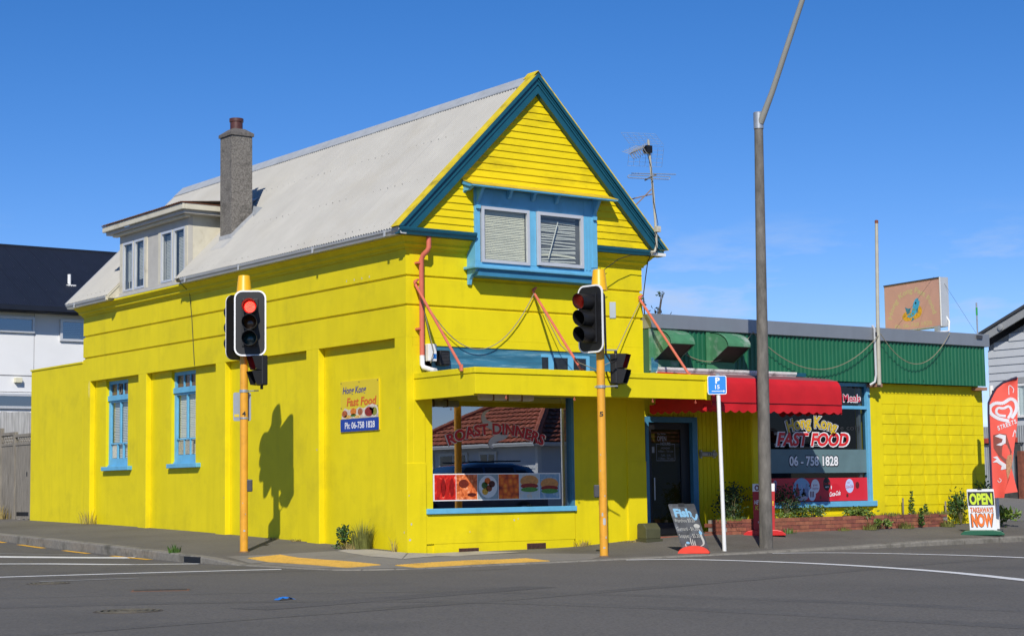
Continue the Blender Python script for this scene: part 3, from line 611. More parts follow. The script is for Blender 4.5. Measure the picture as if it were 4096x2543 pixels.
# ------------------------------------------------------------------ dormer and chimney
dor = P('dormer', MB().box(-.05, 7.73, 5.1, .05, 7.84, 6.42).box(-.05, 10.79, 5.1, .05, 10.95, 6.42).box(-.05, 7.84, 6.23, .05, 10.79, 6.42).box(-.05, 8.93, 5.19, .05, 9.70, 6.23).box(-.075, 7.70, 5.10, .05, 11.06, 5.19), DGRY, SHOP, bev=.003)
for y in (7.735, 10.89): P('cheek', MB().prism([(-.04, y, 5.1), (-.04, y, 6.6), (1.3, y, 6.6), (-.045, y, 5.05)], (0, .06, 0)), CRM, dor)
for y in (7.735, 10.935): P('roof_return', MB().prism([(-.33, y, 5.09), (-.05, y, 5.09), (-.05, y, 5.44), (-.33, y, 5.165)], (0, .012, 0)), CRM, dor)
P('dormer_apron', MB().box(-.165, 7.6, 5.082, -.05, 11.06, 5.10), GUT, dor)
for y0, y1 in ((9.58, 9.70), (8.93, 9.04), (10.76, 10.90), (7.735, 7.84)): P('panel_trim', MB().box(-.073, y0, 5.19, -.05, y1, 6.23), CRM, dor)
fas = P('dormer_fascia', MB().box(-.30, 7.46, 6.505, -.24, 11.30, 6.63).box(-.24, 7.46, 6.505, 1.2, 7.52, 6.63).box(-.24, 11.24, 6.505, 1.2, 11.30, 6.63), CRM, dor, bev=.012)
P('soffit_mould', MB().box(-.235, 7.525, 6.44, .0, 11.235, 6.504).box(-.0, 7.525, 6.44, 1.0, 7.73, 6.504), DGRY, dor)
P('bed_mould', MB().box(-.17, 7.62, 6.385, -.05, 11.06, 6.439), CRM, dor, bev=.012)
DS = corr_sheet('dormer_roof_sheet', .762, 1.9, .0762, .02, M('rusty_dormer_roof', (.30, .24, .2), .7, .2, 6, dirt='8a3c1c', damt=.7, ds=2))
dx = V3((1, 0, .09)).normalized(); dm = Matrix((V3((0, -1, 0)), dx, V3((0, -1, 0)).cross(dx))).transposed()
for k in range(5): piece('dormer_roof_sheet', DS, dor, (-.34, 8.2+k*.762, 6.645), dm.to_euler())
P('rust_edge', MB().box(-.325, 7.45, 6.63, -.30, 11.3, 6.637).box(-.3, 7.44, 6.63, 1.3, 7.46, 6.637), M('rust', (.25, .07, .02), .9, .3, 20), dor)
P('apron_flashing', MB().prism([(1.1, 7.45, 6.66), (1.35, 7.45, 6.84), (1.35, 7.45, 6.87), (1.1, 7.45, 6.72)], (0, 3.85, 0)), GALV, dor)
P('dormer_interior', MB().box(.12, 7.8, 5.15, .16, 10.8, 6.3), M('dim_room', (.10, .09, .08), .8), dor)
for ya, yb in ((10.76, 9.70), (8.93, 7.84)):
    wv = (ya-yb)/2-.03
    for q in range(2):
        c, F = casement('casement', dor, (-.02, ya-q*(wv+.06), 5.20), (0, -1, 0), wv, 1.03, .045, ALU)
        blind(c, F, .05, .06+(.16 if ya > 10 else 0), wv-.05, .95, -.05, .03, BLINDG, gap=.92)
    P('mullion', MB().box(-.06, ya-wv-.055, 5.19, .02, ya-wv-.005, 6.23), CRM, dor)
ch = P('chimney', MB().box(.415, 6.79, 5.2, .865, 7.28, 7.93), PEB, SHOP, bev=.008)
P('chimney_cap', MB().prism([(.39, 6.765, 7.93), (.89, 6.765, 7.93), (.89, 7.305, 7.93), (.39, 7.305, 7.93)], (0, 0, .06)).add([(.39, 6.765, 7.99), (.89, 6.765, 7.99), (.89, 7.305, 7.99), (.39, 7.305, 7.99), (.52, 6.9, 8.09), (.76, 6.9, 8.09), (.76, 7.17, 8.09), (.52, 7.17, 8.09)], [(0, 1, 5, 4), (1, 2, 6, 5), (2, 3, 7, 6), (3, 0, 4, 7), (4, 5, 6, 7)]), M('cap_concrete', (.12, .11, .10), .9, .3, 20, .4, 90), ch)
P('chimney_pot', MB().lathe([(.125, 0), (.125, .17), (.14, .18), (.14, .245), (.11, .25), (.11, .05)], (.64, 7.03, 8.06), 20), M('glazed_pot', (.085, .03, .022), .4, .2, 10), ch, smooth=True)
P('flashing', MB().prism([(.40, 6.775, 5.78), (.40, 6.775, 5.98), (.52, 6.775, 6.10), (.64, 6.775, 6.22), (.76, 6.775, 6.33), (.89, 6.775, 6.45), (.89, 6.775, 6.25)], (0, .012, 0)).box(.398, 6.77, 5.7, .412, 7.29, 5.98).prism([(.2, 6.7, 5.68), (.42, 6.7, 5.90), (.42, 7.3, 5.90), (.2, 7.3, 5.68)], (0, 0, .012)), M('lead_flashing', (.40, .41, .42), .5, .12, 8), ch)
P('cricket', MB().add([(.865, 6.7, 6.35), (.865, 7.35, 6.35), (1.05, 7.35, 6.53), (1.05, 6.7, 6.53), (.865, 7.02, 6.62)], [(0, 4, 1), (0, 3, 4), (3, 2, 4), (2, 1, 4)]), GALV, ch)
# ------------------------------------------------------------------ side windows
def side_window(y0, y1, extra):
    wd = y1-y0; F = frame((.25, y1, 1.56), (0, -1, 0), (0, 0, 1)); m = MB()
    def bx(u0, v0, u1, v1, n0=0, n1=.06):
        a = [F(u, v, n) for n in (n0, n1) for u, v in ((u0, v0), (u1, v0), (u1, v1), (u0, v1))]
        m.add(a, [(0, 3, 2, 1), (4, 5, 6, 7), (0, 1, 5, 4), (1, 2, 6, 5), (2, 3, 7, 6), (3, 0, 4, 7)])
    bx(0, .0, .08, 1.88); bx(wd-.08, 0, wd, 1.88); bx(.08, 1.77, wd-.08, 1.88); bx(.08, 0, wd-.08, .19)
    bx(0, 1.42, wd, 1.53, .061, .09); bx(.08, 1.38, wd-.08, 1.42)
    bx(.08, .49, wd-.08, .52, .01, .05); bx(wd/2-.02, .52, wd/2+.02, 1.38, .01, .05)
    for k in (1, 2): u = .12+(wd-.24)*k/3; bx(u-.014, .19, u+.014, .49, .01, .05); bx(u-.018, 1.53, u+.018, 1.77, .01, .05)
    bx(-.02, 0, wd+.02, .05, .061, .085)
    o = P('side_window', m, BLUE, SHOP)
    P('pane', sheet(MB(), F, [(.08, .19), (wd-.08, .19), (wd-.08, 1.40), (.08, 1.40)], .02), GLASS2, o)
    P('top_pane', sheet(MB(), F, [(.08, 1.52), (wd-.08, 1.52), (wd-.08, 1.78), (.08, 1.78)], .022), M('amber_pane', (.16, .075, .02), .25, .35, 9), o)
    if extra:
        P('broken_vent', disc(MB(), F, wd/2, 1.65, .05, .09, .045), BLK, o); P('vent_surround', MB().lathe([(.075, .0), (.075, .02), (.05, .02), (.05, 0)], (0, 0, 0), 14).xf(lambda p: F(wd/2+p.x, 1.65+p.y*1.5, .035+p.z)), M('rusty_vent_ring', (.20, .16, .12), .8, .4, 20), o)
        P('obscure_pane', sheet(MB(), F, [(.12, .2), (.12+(wd-.24)*.33, .2), (.12+(wd-.24)*.33, .48), (.12, .48)], .025), M('pale_card', (.55, .52, .42), .7, .15, 12), o)
    else: P('obscure_pane', sheet(MB(), F, [(.12, .2), (wd-.3, .2), (wd-.3, .48), (.12, .48)], .025), M('frosted_glitter', (.40, .35, .24), .3, .6, 45, .5, 60), o)
    bl = blind(o, F, .09, .2, wd-.09, 1.37, -.02, .035, BLIND if not extra else BLINDG, gap=.95 if not extra else .8)
    P('dark_room', sheet(MB(), F, [(0, 0), (wd, 0), (wd, 1.88), (0, 1.88)], -.06), M('dim_room', (.10, .09, .08), .8), o)
    P('sill', MB().box(.02, y0-.22, 1.49, .24, y1+.02, 1.575), BLUE, o, bev=.008)
    P('reveal', MB().box(.16, y0-.001, 3.40, .26, y1, 3.44), YEL, o)
    return o
side_window(10.87, 11.99, True); side_window(7.72, 8.80, False)
P('light_block_slab', MB().box(.3, .3, 3.2, 4.9, 12.8, 3.25), DARK, SHOP)  # unseen slab between the storeys, added to block light inside
CHP = M('bare_plaster', (.52, .49, .42), .8, .15, 30)
def chip(F, u, v, r_, par=SHOP):
    P('paint_chip', sheet(MB(), F, [(u+r_*random.uniform(.5, 1)*math.cos(a), v+r_*1.3*random.uniform(.5, 1)*math.sin(a)) for a in [k*2*math.pi/8 for k in range(8)]], .0015), CHP, par)
FSd = frame((0, 0, 0), (0, -1, 0), (0, 0, 1)); FFr = frame((0, -.015, 0), (1, 0, 0), (0, 0, 1))
for u, v, r_ in ((-.06, 1.02, .035), (-.1, .32, .02), (-.03, .62, .015), (-2.84, 1.7, .018), (-6.3, .9, .015), (-.2, 2.3, .012)): chip(FSd, u, v, r_)
for u, v, r_ in ((.06, .45, .02), (.03, .2, .025), (.02, .9, .012)): chip(FFr, u, v, r_)
for y_ in (1.83, 1.58, 1.34, 1.10): chip(FSd, -y_, 4.515, .02)
FRi = frame((0, -.006, 0), (1, 0, 0), (0, 0, 1))
for u, v, r_ in ((2.1, .47, .018), (2.18, .49, .013), (1.2, .3, .01)): chip(FRi, u, v, r_)
P('plaster_patch', sheet(MB(), FSd, [(-12.62+.05*math.cos(a)*random.uniform(.7, 1.2), 3.25+.2*math.sin(a)*random.uniform(.7, 1.1)) for a in [k*math.pi/6 for k in range(12)]], .0015), M('raw_patch', (.80, .66, .12), .7, .15, 20), SHOP)
# lower rear extension
t = thing('rear_extension', MB().box(-.0, 12.952, -.3, 3.0, 15.95, 3.86).box(-.02, 12.96, 3.86, 3.02, 15.98, 3.895), YEL, 'plain yellow flat-topped extension behind the corner shop, next to the timber gate', 'extension')
# ================================================================== single-storey takeaway shop
TK = T('takeaway_shop', 'single-storey yellow block takeaway with green ribbed parapet and red awning', 'building', (9.6, 0, .1))
P('shell_wall', MB().box(13.9, .06, -.3, 14.2, 13, 3.8).box(5.0, 12.8, -.3, 14.2, 13, 3.8).box(5.0, .06, 3.72, 14.2, 13, 3.80), YEL, TK)
# pilaster, window apron, column
P('pilaster', MB().box(10.82, -.02, -.1, 11.15, .4, 2.96), YEL, TK, bev=.004)
P('apron_wall', MB().box(7.62, .03, -.1, 10.82, .4, .548), YEL, TK)
P('apron_step', MB().box(7.62, -.03, -.1, 10.9, .03, .42), YEL, TK)
P('entrance_column', MB().box(7.61, -.01, -.1, 7.80, .35, 2.96), YEL, TK, bev=.004)
# patterned concrete blocks
def block(kind):
    m = MB(); d = .055
    m.box(.003, -.0, .003, .397, .05, .197)
    if kind:
        z0, z1 = (.004, .196) if kind == 1 else (.196, .004); e = -.012
        vs_ = [(.004, -.0005, z0), (.396, -.0005, z0), (.385, e, z1), (.015, e, z1), (.10, e, z0), (.30, e, z0)]
        f_ = [(3, 4, 5, 2), (3, 0, 4), (2, 5, 1), (0, 1, 5, 4)]+[(2, 1, 0, 3)][:0]
        m.add(vs_+[(.385, 0, z1), (.015, 0, z1)], f_+[(2, 6, 7, 3)])
    return m.mesh('concrete_block', YEL)
BM = [block(0), block(1), block(2)]
hb_ = MB(); hb_.box(.003, 0, .003, .297, .05, .197); BH = hb_.mesh('concrete_block', YEL)
P('mortar_bed', MB().box(11.15, .012, -.1, 14.25, .06, 2.95), M('painted_joint', (.62, .45, .01), .7), TK)
for r_ in range(14):
    z0 = .155+r_*.2
    for c_ in range(7):
        kd = 0 if (r_ == 0 or r_ >= 12) else (1 if r_ % 2 else 2)
        piece('concrete_block', BM[kd], TK, (11.15+c_*.4, random.uniform(-.0015, .0015), z0))
    piece('concrete_block', BH, TK, (13.95, 0, z0))
# shop window
fr = P('shop_window', MB().box(10.735, -.01, .55, 10.82, .12, 2.95).box(7.80, -.01, 2.435, 10.735, .1, 2.50).box(7.80, -.01, .55, 7.86, .1, 2.435).box(7.80, 0, 2.88, 10.735, .1, 2.95), BLUE, TK, bev=.004)
P('window_sill', MB().box(7.80, -.06, .555, 10.89, .1, .66), BLUE, fr, bev=.008)
P('pane', MB().add([(7.86, .06, .66), (10.735, .06, .66), (10.735, .06, 2.435), (7.86, .06, 2.435)], [(0, 1, 2, 3)]), glass_mat('takeaway_glass', (.40, .45, .47), .022, 0, .02), fr)
P('transom_pane', MB().add([(7.86, .06, 2.50), (10.735, .06, 2.50), (10.735, .06, 2.88), (7.86, .06, 2.88)], [(0, 1, 2, 3)]), MC.get('x') or glass_mat('transom_glass', (.4, .45, .48), .05), fr)
P('inner_jamb', MB().box(10.60, .10, .66, 10.66, .16, 2.88), M('grey_jamb', (.35, .36, .36), .5), fr)
FT = frame((0, .052, 0), (1, 0, 0), (0, 0, 1))
P('frosted_band', sheet(MB(), FT, [(7.87, 1.208), (10.73, 1.208), (10.73, 1.655), (7.87, 1.655)], 0), M('frosted_film', (.115, .19, .20), .5, .12, 3), fr)
pos = P('drinks_poster', sheet(MB(), FT, [(7.87, .67), (10.73, .67), (10.73, 1.112), (7.87, 1.112)], .001), flat('cola_red', (.66, .020, .035)), fr)
def FTt(name, s_, cu, cv, h, w_, mat, par, **k): return P(name, txt(s_, FT, cu, cv, h, w_, **k), mat, par)
FTt('lettering_outline', 'Hong Kong', 9.25, 2.185, .23, 1.44, PW, fr, bold=.07, n=.002, arch=2.2)
FTt('lettering_shadow', 'Hong Kong', 9.25, 2.185, .225, 1.40, PK, fr, bold=.045, n=.003, arch=2.2)
FTt('lettering', 'Hong Kong', 9.25, 2.185, .22, 1.37, flat('mustard', (.66, .46, .02)), fr, bold=.022, n=.004, arch=2.2)
FTt('lettering_outline', 'FAST FOOD', 9.29, 1.85, .25, 2.0, PW, fr, bold=.08, shear=.25, n=.002)
FTt('lettering', 'FAST FOOD', 9.29, 1.85, .24, 1.92, flat('bright_red', (.66, .02, .02)), fr, bold=.038, shear=.25, n=.004)
mm = MB()
for z_ in (1.93, 1.96, 1.75, 1.72):
    for u0 in (8.23, 9.27): sheet(mm, FT, [(u0, z_), (u0+.3, z_), (u0+.3, z_+.006), (u0, z_+.006)], .0015)
P('speed_lines', mm, PW, fr)
FTt('lettering_outline', '06 - 758 1828', 9.27, 1.44, .20, 1.36, PK, fr, bold=.065, n=.002)
FTt('lettering', '06 - 758 1828', 9.27, 1.44, .18, 1.32, PW, fr, bold=.03, n=.004)
FTt('lettering_outline', 'Chinese Meals', 9.98, 2.655, .155, 1.30, PW, fr, bold=.06, n=.002)
FTt('lettering', 'Chinese Meals', 9.98, 2.655, .14, 1.26, flat('meal_red', (.55, .02, .06)), fr, bold=.02, n=.004)
FTt('ghost_lettering', 'ice cold', 10.22, 2.08, .10, .7, flat('ghost', (.035, .035, .035)), fr, n=.001)
# poster contents
P('photo_bubble', disc(MB(), FT, 8.92, .90, .235, .215, .002), flat('sky_photo', (.22, .38, .55)), pos)
for k, (u, v, c) in enumerate(((8.80, .93, 'a03a3a'), (8.92, .92, '8aa0c0'), (9.05, .93, '7a88a8'), (8.97, .84, '3a3038'))):
    P('printed_figure', disc(disc(MB(), FT, u, v-.09, .06, .11, .0025), FT, u, v+.045, .028, .036, .003, 14), M('figure%d' % k, c, .5, .3, 25), pos)
P('printed_table', disc(MB(), FT, 8.9, .735, .17, .05, .0035), flat('cloth_pink', (.52, .42, .46)), pos)
bub = P('speech_bubble', disc(disc(MB(), FT, 9.285, .955, .115, .135, .003), FT, 9.19, .80, .10, .12, .0028), PW, pos)
for s_, v, w_ in (('great', .985, .12), ('together', .92, .17)): P('lettering', txt(s_, FT, 9.285, v, .045, w_, n=.0042), flat('plum', (.35, .03, .12)), bub)
P('printed_bottles', MB().add([tuple(FT(u+du, v, .0038)) for u in (9.15, 9.19, 9.23) for du, v in ((-.012, .75), (.012, .75), (.012, .86), (-.012, .86))], [(0, 1, 2, 3), (4, 5, 6, 7), (8, 9, 10, 11)]), flat('bottle_maroon', (.14, .02, .03)), bub)
bb = P('bubble', disc(MB(), FT, 9.60, .995, .10, .125, .002), PK, pos)
P('lettering', txt('Coca-Cola', FT, 9.60, 1.01, .05, .17, n=.004, shear=.3, bold=.01, rot=.08), flat('zero_red', (.5, .02, .03)), bb); P('lettering', txt('zero', FT, 9.60, .945, .035, .09, n=.004, bold=.03), PW, bb)
P('bubble', disc(MB(), FT, 9.83, .84, .165, .165, .0015), flat('cola_red2', (.60, .012, .025)), pos)
P('lettering', txt('Coca-Cola', FT, 9.82, .815, .085, .31, n=.004, shear=.3, bold=.03, rot=.10), PW, pos)
P('glint', disc(MB(), FT, 9.72, .93, .012, .035, .003), PW, pos)
bl = P('bubble', disc(MB(), FT, 10.23, .955, .115, .135, .002), flat('diet_blue', (.48, .56, .80)), pos)
P('lettering', txt('Coca-Cola', FT, 10.23, .945, .06, .20, n=.004, shear=.3, bold=.01, rot=.08), flat('diet_red', (.45, .03, .08)), bl); P('lettering', txt('diet', FT, 10.2, 1.02, .03, .07, n=.004, shear=.3), flat('diet_red', (.45, .03, .08)), bl)
for u, v, r_ in ((10.45, .965, .055), (9.42, .745, .026), (10.16, .77, .03), (9.66, .77, .022), (9.68, .82, .014)): P('bubble', disc(MB(), FT, u, v, r_, r_*1.2, .002), M('cola_drop', (.12, .015, .01), .3, .3, 40), pos)
P('printed_figure', disc(disc(MB(), FT, 8.22, 1.02, .045, .055, .002), FT, 8.2, .93, .05, .09, .0018), flat('pale_lilac', (.35, .28, .40)), pos)
# interior
P('interior', MB().box(7.62, 3.0, -.1, 13.8, 3.1, 3.6).box(7.62, .5, .1, 13.8, 3.0, .14).box(7.66, .65, 0, 7.72, 3, 3.6), INTR, TK)
P('interior_counter', MB().box(8.6, 1.4, .14, 10.4, 1.8, 1.15), M('counter_front', (.10, .08, .05), .5, .3, 3), TK)
# entrance porch
FL = P('porch_floor', MB().box(5.0, -.02, -.05, 7.62, 1.0, .105), M('porch_paving', (.055, .05, .048), .85, .2, 20), TK)
P('porch_light_block', MB().box(5.0, -.30, 2.965, 7.62, .64, 2.985), M('porch_block_paint', (.35, .26, .02), .7, .1), TK)  # panel added overhead to stop sky light leaking in behind the awning
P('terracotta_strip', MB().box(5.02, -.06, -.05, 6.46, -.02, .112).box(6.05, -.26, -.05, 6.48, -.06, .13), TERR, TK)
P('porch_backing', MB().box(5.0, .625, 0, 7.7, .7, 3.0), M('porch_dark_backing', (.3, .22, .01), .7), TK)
LB = MB().box(.004, -.012, 0, .096, .02, 2.95).mesh('lining_board', YEL); LBS = MB().box(.004, -.012, 0, .096, .02, .70).mesh('lining_board', YEL)
for k in range(9): piece('lining_board', LB, TK, (6.705+k*.1, .6, .1))
for k in range(17): piece('lining_board', LBS, TK, (5.0+k*.1, .6, 2.25))
for k in range(6): piece('lining_board', LB, TK, (7.60, .0+k*.1+.1, .1), (0, 0, -math.pi/2))
df = P('door_frame', MB().box(5.45, .50, .105, 5.52, .61, 2.25).box(6.58, .50, .105, 6.705, .61, 2.25).box(5.52, .50, 2.15, 6.58, .61, 2.25).box(5.0, .58, .1, 5.45, .62, 2.25), M('porch_blue', (.05, .20, .34), .5, .1, 5), TK)
dr = P('door', MB().box(5.54, .55, .12, 5.62, .59, 2.14).box(6.33, .55, .12, 6.42, .59, 2.14).box(5.62, .55, 2.02, 6.33, .59, 2.14).box(5.62, .55, .12, 6.33, .59, .34).box(6.42, .585, .12, 6.58, .6, 2.15), BLK, df, bev=.004)
P('pane', MB().add([(5.62, .565, .34), (6.33, .565, .34), (6.33, .565, 2.02), (5.62, .565, 2.02)], [(0, 1, 2, 3)]), glass_mat('door_glass', (.3, .32, .33), .05), dr)
P('handle', MB().tube([(5.66, .53, .75), (5.66, .53, 1.15)], .012, 6), ALU, dr)
FD = frame((0, .56, 0), (1, 0, 0), (0, 0, 1)); gry = flat('door_grey', (.30, .30, .31))
for s_, u, v, h_, w_ in (('OPEN', 5.88, 1.86, .09, .22), ('HOURS', 5.97, 1.765, .055, .24), ("Yes, We're", 5.87, 1.945, .03, .2)): P('lettering', txt(s_, FD, u, v, h_, w_, .015), gry, dr)
for s_, v, wd_ in (('MONDAY', 1.685, .22), ('4.00pm - Till Late', 1.63, .36), ('TUES. - SUN.', 1.555, .24), ('11.00am - Till Late', 1.50, .37)): P('lettering', txt(s_, FD, 5.97, v, .036, wd_), gry, dr)
mm = MB()
sheet(mm, FD, [(5.75, 1.455), (6.19, 1.455), (6.19, 1.463), (5.75, 1.463)]); sheet(mm, FD, [(5.745, 1.46), (5.753, 1.46), (5.753, 1.76), (5.745, 1.76)]); sheet(mm, FD, [(6.187, 1.46), (6.195, 1.46), (6.195, 1.76), (6.187, 1.76)]); sheet(mm, FD, [(5.75, 1.755), (5.83, 1.755), (5.83, 1.763), (5.75, 1.763)]); sheet(mm, FD, [(6.11, 1.755), (6.19, 1.755), (6.19, 1.763), (6.11, 1.763)])
ob_ = P('sticker', sheet(MB(), FD, [(5.64, 1.60), (5.70, 1.60), (5.70, 1.71), (5.64, 1.71)]), gry, dr)
P('hours_border', mm, gry, dr)
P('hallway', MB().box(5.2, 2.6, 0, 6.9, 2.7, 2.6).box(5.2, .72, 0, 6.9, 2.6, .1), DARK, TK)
P('pendant_bulb', MB().lathe([(.01, .05), (.05, .03), (.06, 0), (.05, -.03), (.01, -.05)], (6.62, 1.4, 1.43), 12), M('warm_bulb', (1, .55, .18), .5, 0, emit=9), TK, smooth=True)
nb = P('number_lamp', MB().tube([(6.80, .53, 1.575), (7.18, .53, 1.575)], .045, 12), M('lamp_tube', (.42, .40, .36), .4, .05), TK, smooth=True)
P('house_number', txt('191', frame((0, .484, 0), (1, 0, 0), (0, 0, 1)), 7.0, 1.575, .05, .12, .02), PK, nb)
for x in (6.82, 7.15): P('bracket', MB().box(x, .53, 1.50, x+.015, .6, 1.65), ALU, nb)
# green parapet
GS = corr_sheet('cladding_sheet', .77, .82, .11, .022, GRN, True); mg = Matrix((V3((1, 0, 0)), V3((0, 0, 1)), V3((0, -1, 0)))).transposed()
par = P('parapet', MB().box(5.0, -.165, 2.97, 14.12, .05, 3.76), M('parapet_frame', (.03, .1, .05), .8), TK)
for k in range(12): piece('cladding_sheet', GS, par, (5.0+k*.762, -.17-.001*(k % 2), 2.955), mg.to_euler())
P('parapet_cap', MB().box(5.0, -.235, 3.775, 14.26, .1, 4.03), M('parapet_grey', (.27, .29, .31), .4, .05, 2, metal=.4, streak=.05), par, bev=.006)
for x in (13.9, 10.72): P('rail_end', MB().box(x, -.24, 2.87, x+.22, -.02, 2.93), M('rusty_bracket', (.34, .17, .11), .8, .2, 12), par)
for k in range(16): P('screw', MB().lathe([(.012, 0), (.01, .008)], (0, 0, 0), 6).xf(lambda p: (10.95+(k % 8)*.42+p.x, -.193-p.z, (3.03 if k < 8 else 3.4)+p.y)), M('screw_green', (.006, .07, .03), .5), par)
# exhaust hoods
for x0 in (5.06, 6.42):
    w_ = .575; hd = P('exhaust_hood', MB().box(x0-.09, -.205, 3.02, x0+.60, -.19, 3.765), GRNH, TK, label=None)
    pr = [(-.205, 3.745)]+[(-.205-.465*math.sin(a), 3.475+.27*math.cos(a)) for a in [i*math.pi/2/9 for i in range(10)]]
    m = MB()
    for i in range(len(pr)-1): m.prism([(x0, *pr[i]), (x0, *pr[i+1]), (x0, pr[i+1][0]+.01, pr[i+1][1]-.012), (x0, pr[i][0]+.01, pr[i][1]-.012)], (w_, 0, 0))
    for xx in (x0, x0+w_-.008):
        poly = [(xx, -.205, 3.2)]+[(xx, a, b) for a, b in pr]
        m.prism(poly, (.008, 0, 0))
    P('cowl', m, GRNH, hd); P('mesh_guard', MB().add([(x0+.01, -.21, 3.22), (x0+w_-.01, -.21, 3.22), (x0+w_-.01, -.64, 3.475), (x0+.01, -.64, 3.475)], [(0, 1, 2, 3)]), BLK, hd)
P('wall_gutter', gutter(MB(), (5.02, -.23, 0), (8.45, -.23, 0), (0, -1, 0), 2.975, .10, .14), WHTD, TK)
P('gutter_tail', MB().box(8.45, -.34, 3.0, 8.72, -.24, 3.07), TEAL, TK); P('side_flashing', MB().prism([(5.008, -.02, 2.9), (5.008, -.3, 2.9), (5.008, -.3, 3.02), (5.008, -.02, 3.2)], (.35, 0, 0)), BLUE2, TK)
P('flashing_upstand', MB().box(5.003, -.21, 2.86, 5.16, -.17, 3.25), BLUE2, TK)
# awning: curved cover, valance with scallops on the front and both ends
AX0, AX1, AY = 5.03, 8.2, -1.70
def aw(u, v):   # v from wall to the valance line
    pr = [(-.26, 3.0), (-.9, 2.94), (-1.4, 2.88), (-1.60, 2.83), (-1.68, 2.74), (-1.70, 2.6), (-1.70, 2.39)]
    t = v*(len(pr)-1); i = min(int(t), len(pr)-2); f_ = t-i; y = pr[i][0]+(pr[i+1][0]-pr[i][0])*f_; z = pr[i][1]+(pr[i+1][1]-pr[i][1])*f_
    x = AX0+(AX1-AX0)*u; wr = .006*math.sin(x*9+z*5)*(v > .5)+.01*math.sin(x*2.2+2)*(v > .3)
    return (x, y-wr, z-.008*math.sin(u*math.pi*3)**2*(v < .5))
awn = P('awning', MB().grid(lambda u, v: aw(u, .5+v*.5), 60, 10), REDC, TK, smooth=True)
P('awning_top', MB().grid(lambda u, v: aw(u, v*.5), 40, 6), REDT, awn, smooth=True)
def valance(p0, p1, n):
    p0, p1 = V3(p0), V3(p1); L = (p1-p0).length; m = MB(); vs_ = []; k = int(L/.035); nn = V3((-(p1-p0).normalized().y, (p1-p0).normalized().x, 0))
    for i in range(k+1):
        t = i/k; p = p0.lerp(p1, t); s_ = t*L/.21; dz = -.125-.045*abs(math.sin(math.pi*s_)); wv = .012*math.sin(s_*2.1)
        vs_ += [tuple(p), tuple(p+nn*wv*.5+V3((0, 0, dz*.5))), tuple(p+nn*wv+V3((0, 0, dz)))]
    m.add(vs_, [(3*i+j, 3*i+3+j, 3*i+4+j, 3*i+1+j) for i in range(k) for j in range(2)]); return m
P('front_valance', valance((AX0, -1.705, 2.395), (AX1, -1.705, 2.395), 0), REDC, awn, smooth=True)
P('end_valance', valance((AX0, -.1, 2.42), (AX0, -1.70, 2.395), 0), REDC, awn, smooth=True); P('end_valance', valance((AX1, -.1, 2.42), (AX1, -1.70, 2.395), 0), REDC, awn, smooth=True)
endp = lambda x: [(x, -.26, 2.42), (x, -.26, 3.0), (x, -.9, 2.94), (x, -1.4, 2.88), (x, -1.6, 2.83), (x, -1.68, 2.74), (x, -1.70, 2.6), (x, -1.70, 2.39)]
for x in (AX0, AX1): P('end_panel', MB().add(endp(x), [tuple(range(8))]), REDC, awn)
P('flap', MB().add([(5.04, -1.52, 2.40), (5.04, -1.84, 2.30), (5.16, -1.80, 2.24), (5.0, -1.6, 2.24), (4.98, -1.5, 2.28)], [(0, 1, 2, 3, 4)]), REDC, awn)
P('hem_line', MB().tube([(AX0, -1.716, 2.395), (AX1, -1.716, 2.395)], .006, 5), M('hem_dark', (.12, .004, .008), .8), awn)
P('awning_frame', MB().tube([(5.06, -.2, 2.42), (5.06, -1.66, 2.42), (8.16, -1.66, 2.42), (8.16, -.2, 2.42)], .015, 6), DKG, awn)
# ------------------------------------------------------------------ brick planter
PL = T('brick_planter', 'long low red-brick garden bed below the takeaway window', 'planter', (9.5, -.2, .1))
P('soil', MB().box(6.5, -.32, 0, 12.58, .0, .36), SOIL, PL); P('mortar_core', MB().box(6.475, -.345, -.05, 12.59, -.27, .375).box(6.475, -.27, -.05, 6.55, .02, .375).box(12.52, -.27, -.05, 12.59, .02, .375), MORT, PL)
BRKS = [MB().box(.004, -.004, .004, .226, .06, .068).mesh('brick', M('red_brick%d' % k, c, .88, .2, 9, .4, 120, dirt='5a3a28', damt=.4, ds=5)) for k, c in enumerate(((.27, .085, .05), (.22, .068, .045), (.31, .11, .06)))]
for r_ in range(4):
    for c_ in range(27):
        x = 6.47+c_*.23+(.115 if r_ % 2 else 0)
        if x+.23 < 12.62: piece('brick', random.choice(BRKS), PL, (x, -.355+random.uniform(-.003, .003), .10+r_*.072))
    for k in range(2 if r_ % 2 == 0 else 1): piece('brick', random.choice(BRKS), PL, (6.465, -.11+k*.23-(.0 if r_ % 2 else .01), .10+r_*.072), (0, 0, -math.pi/2))
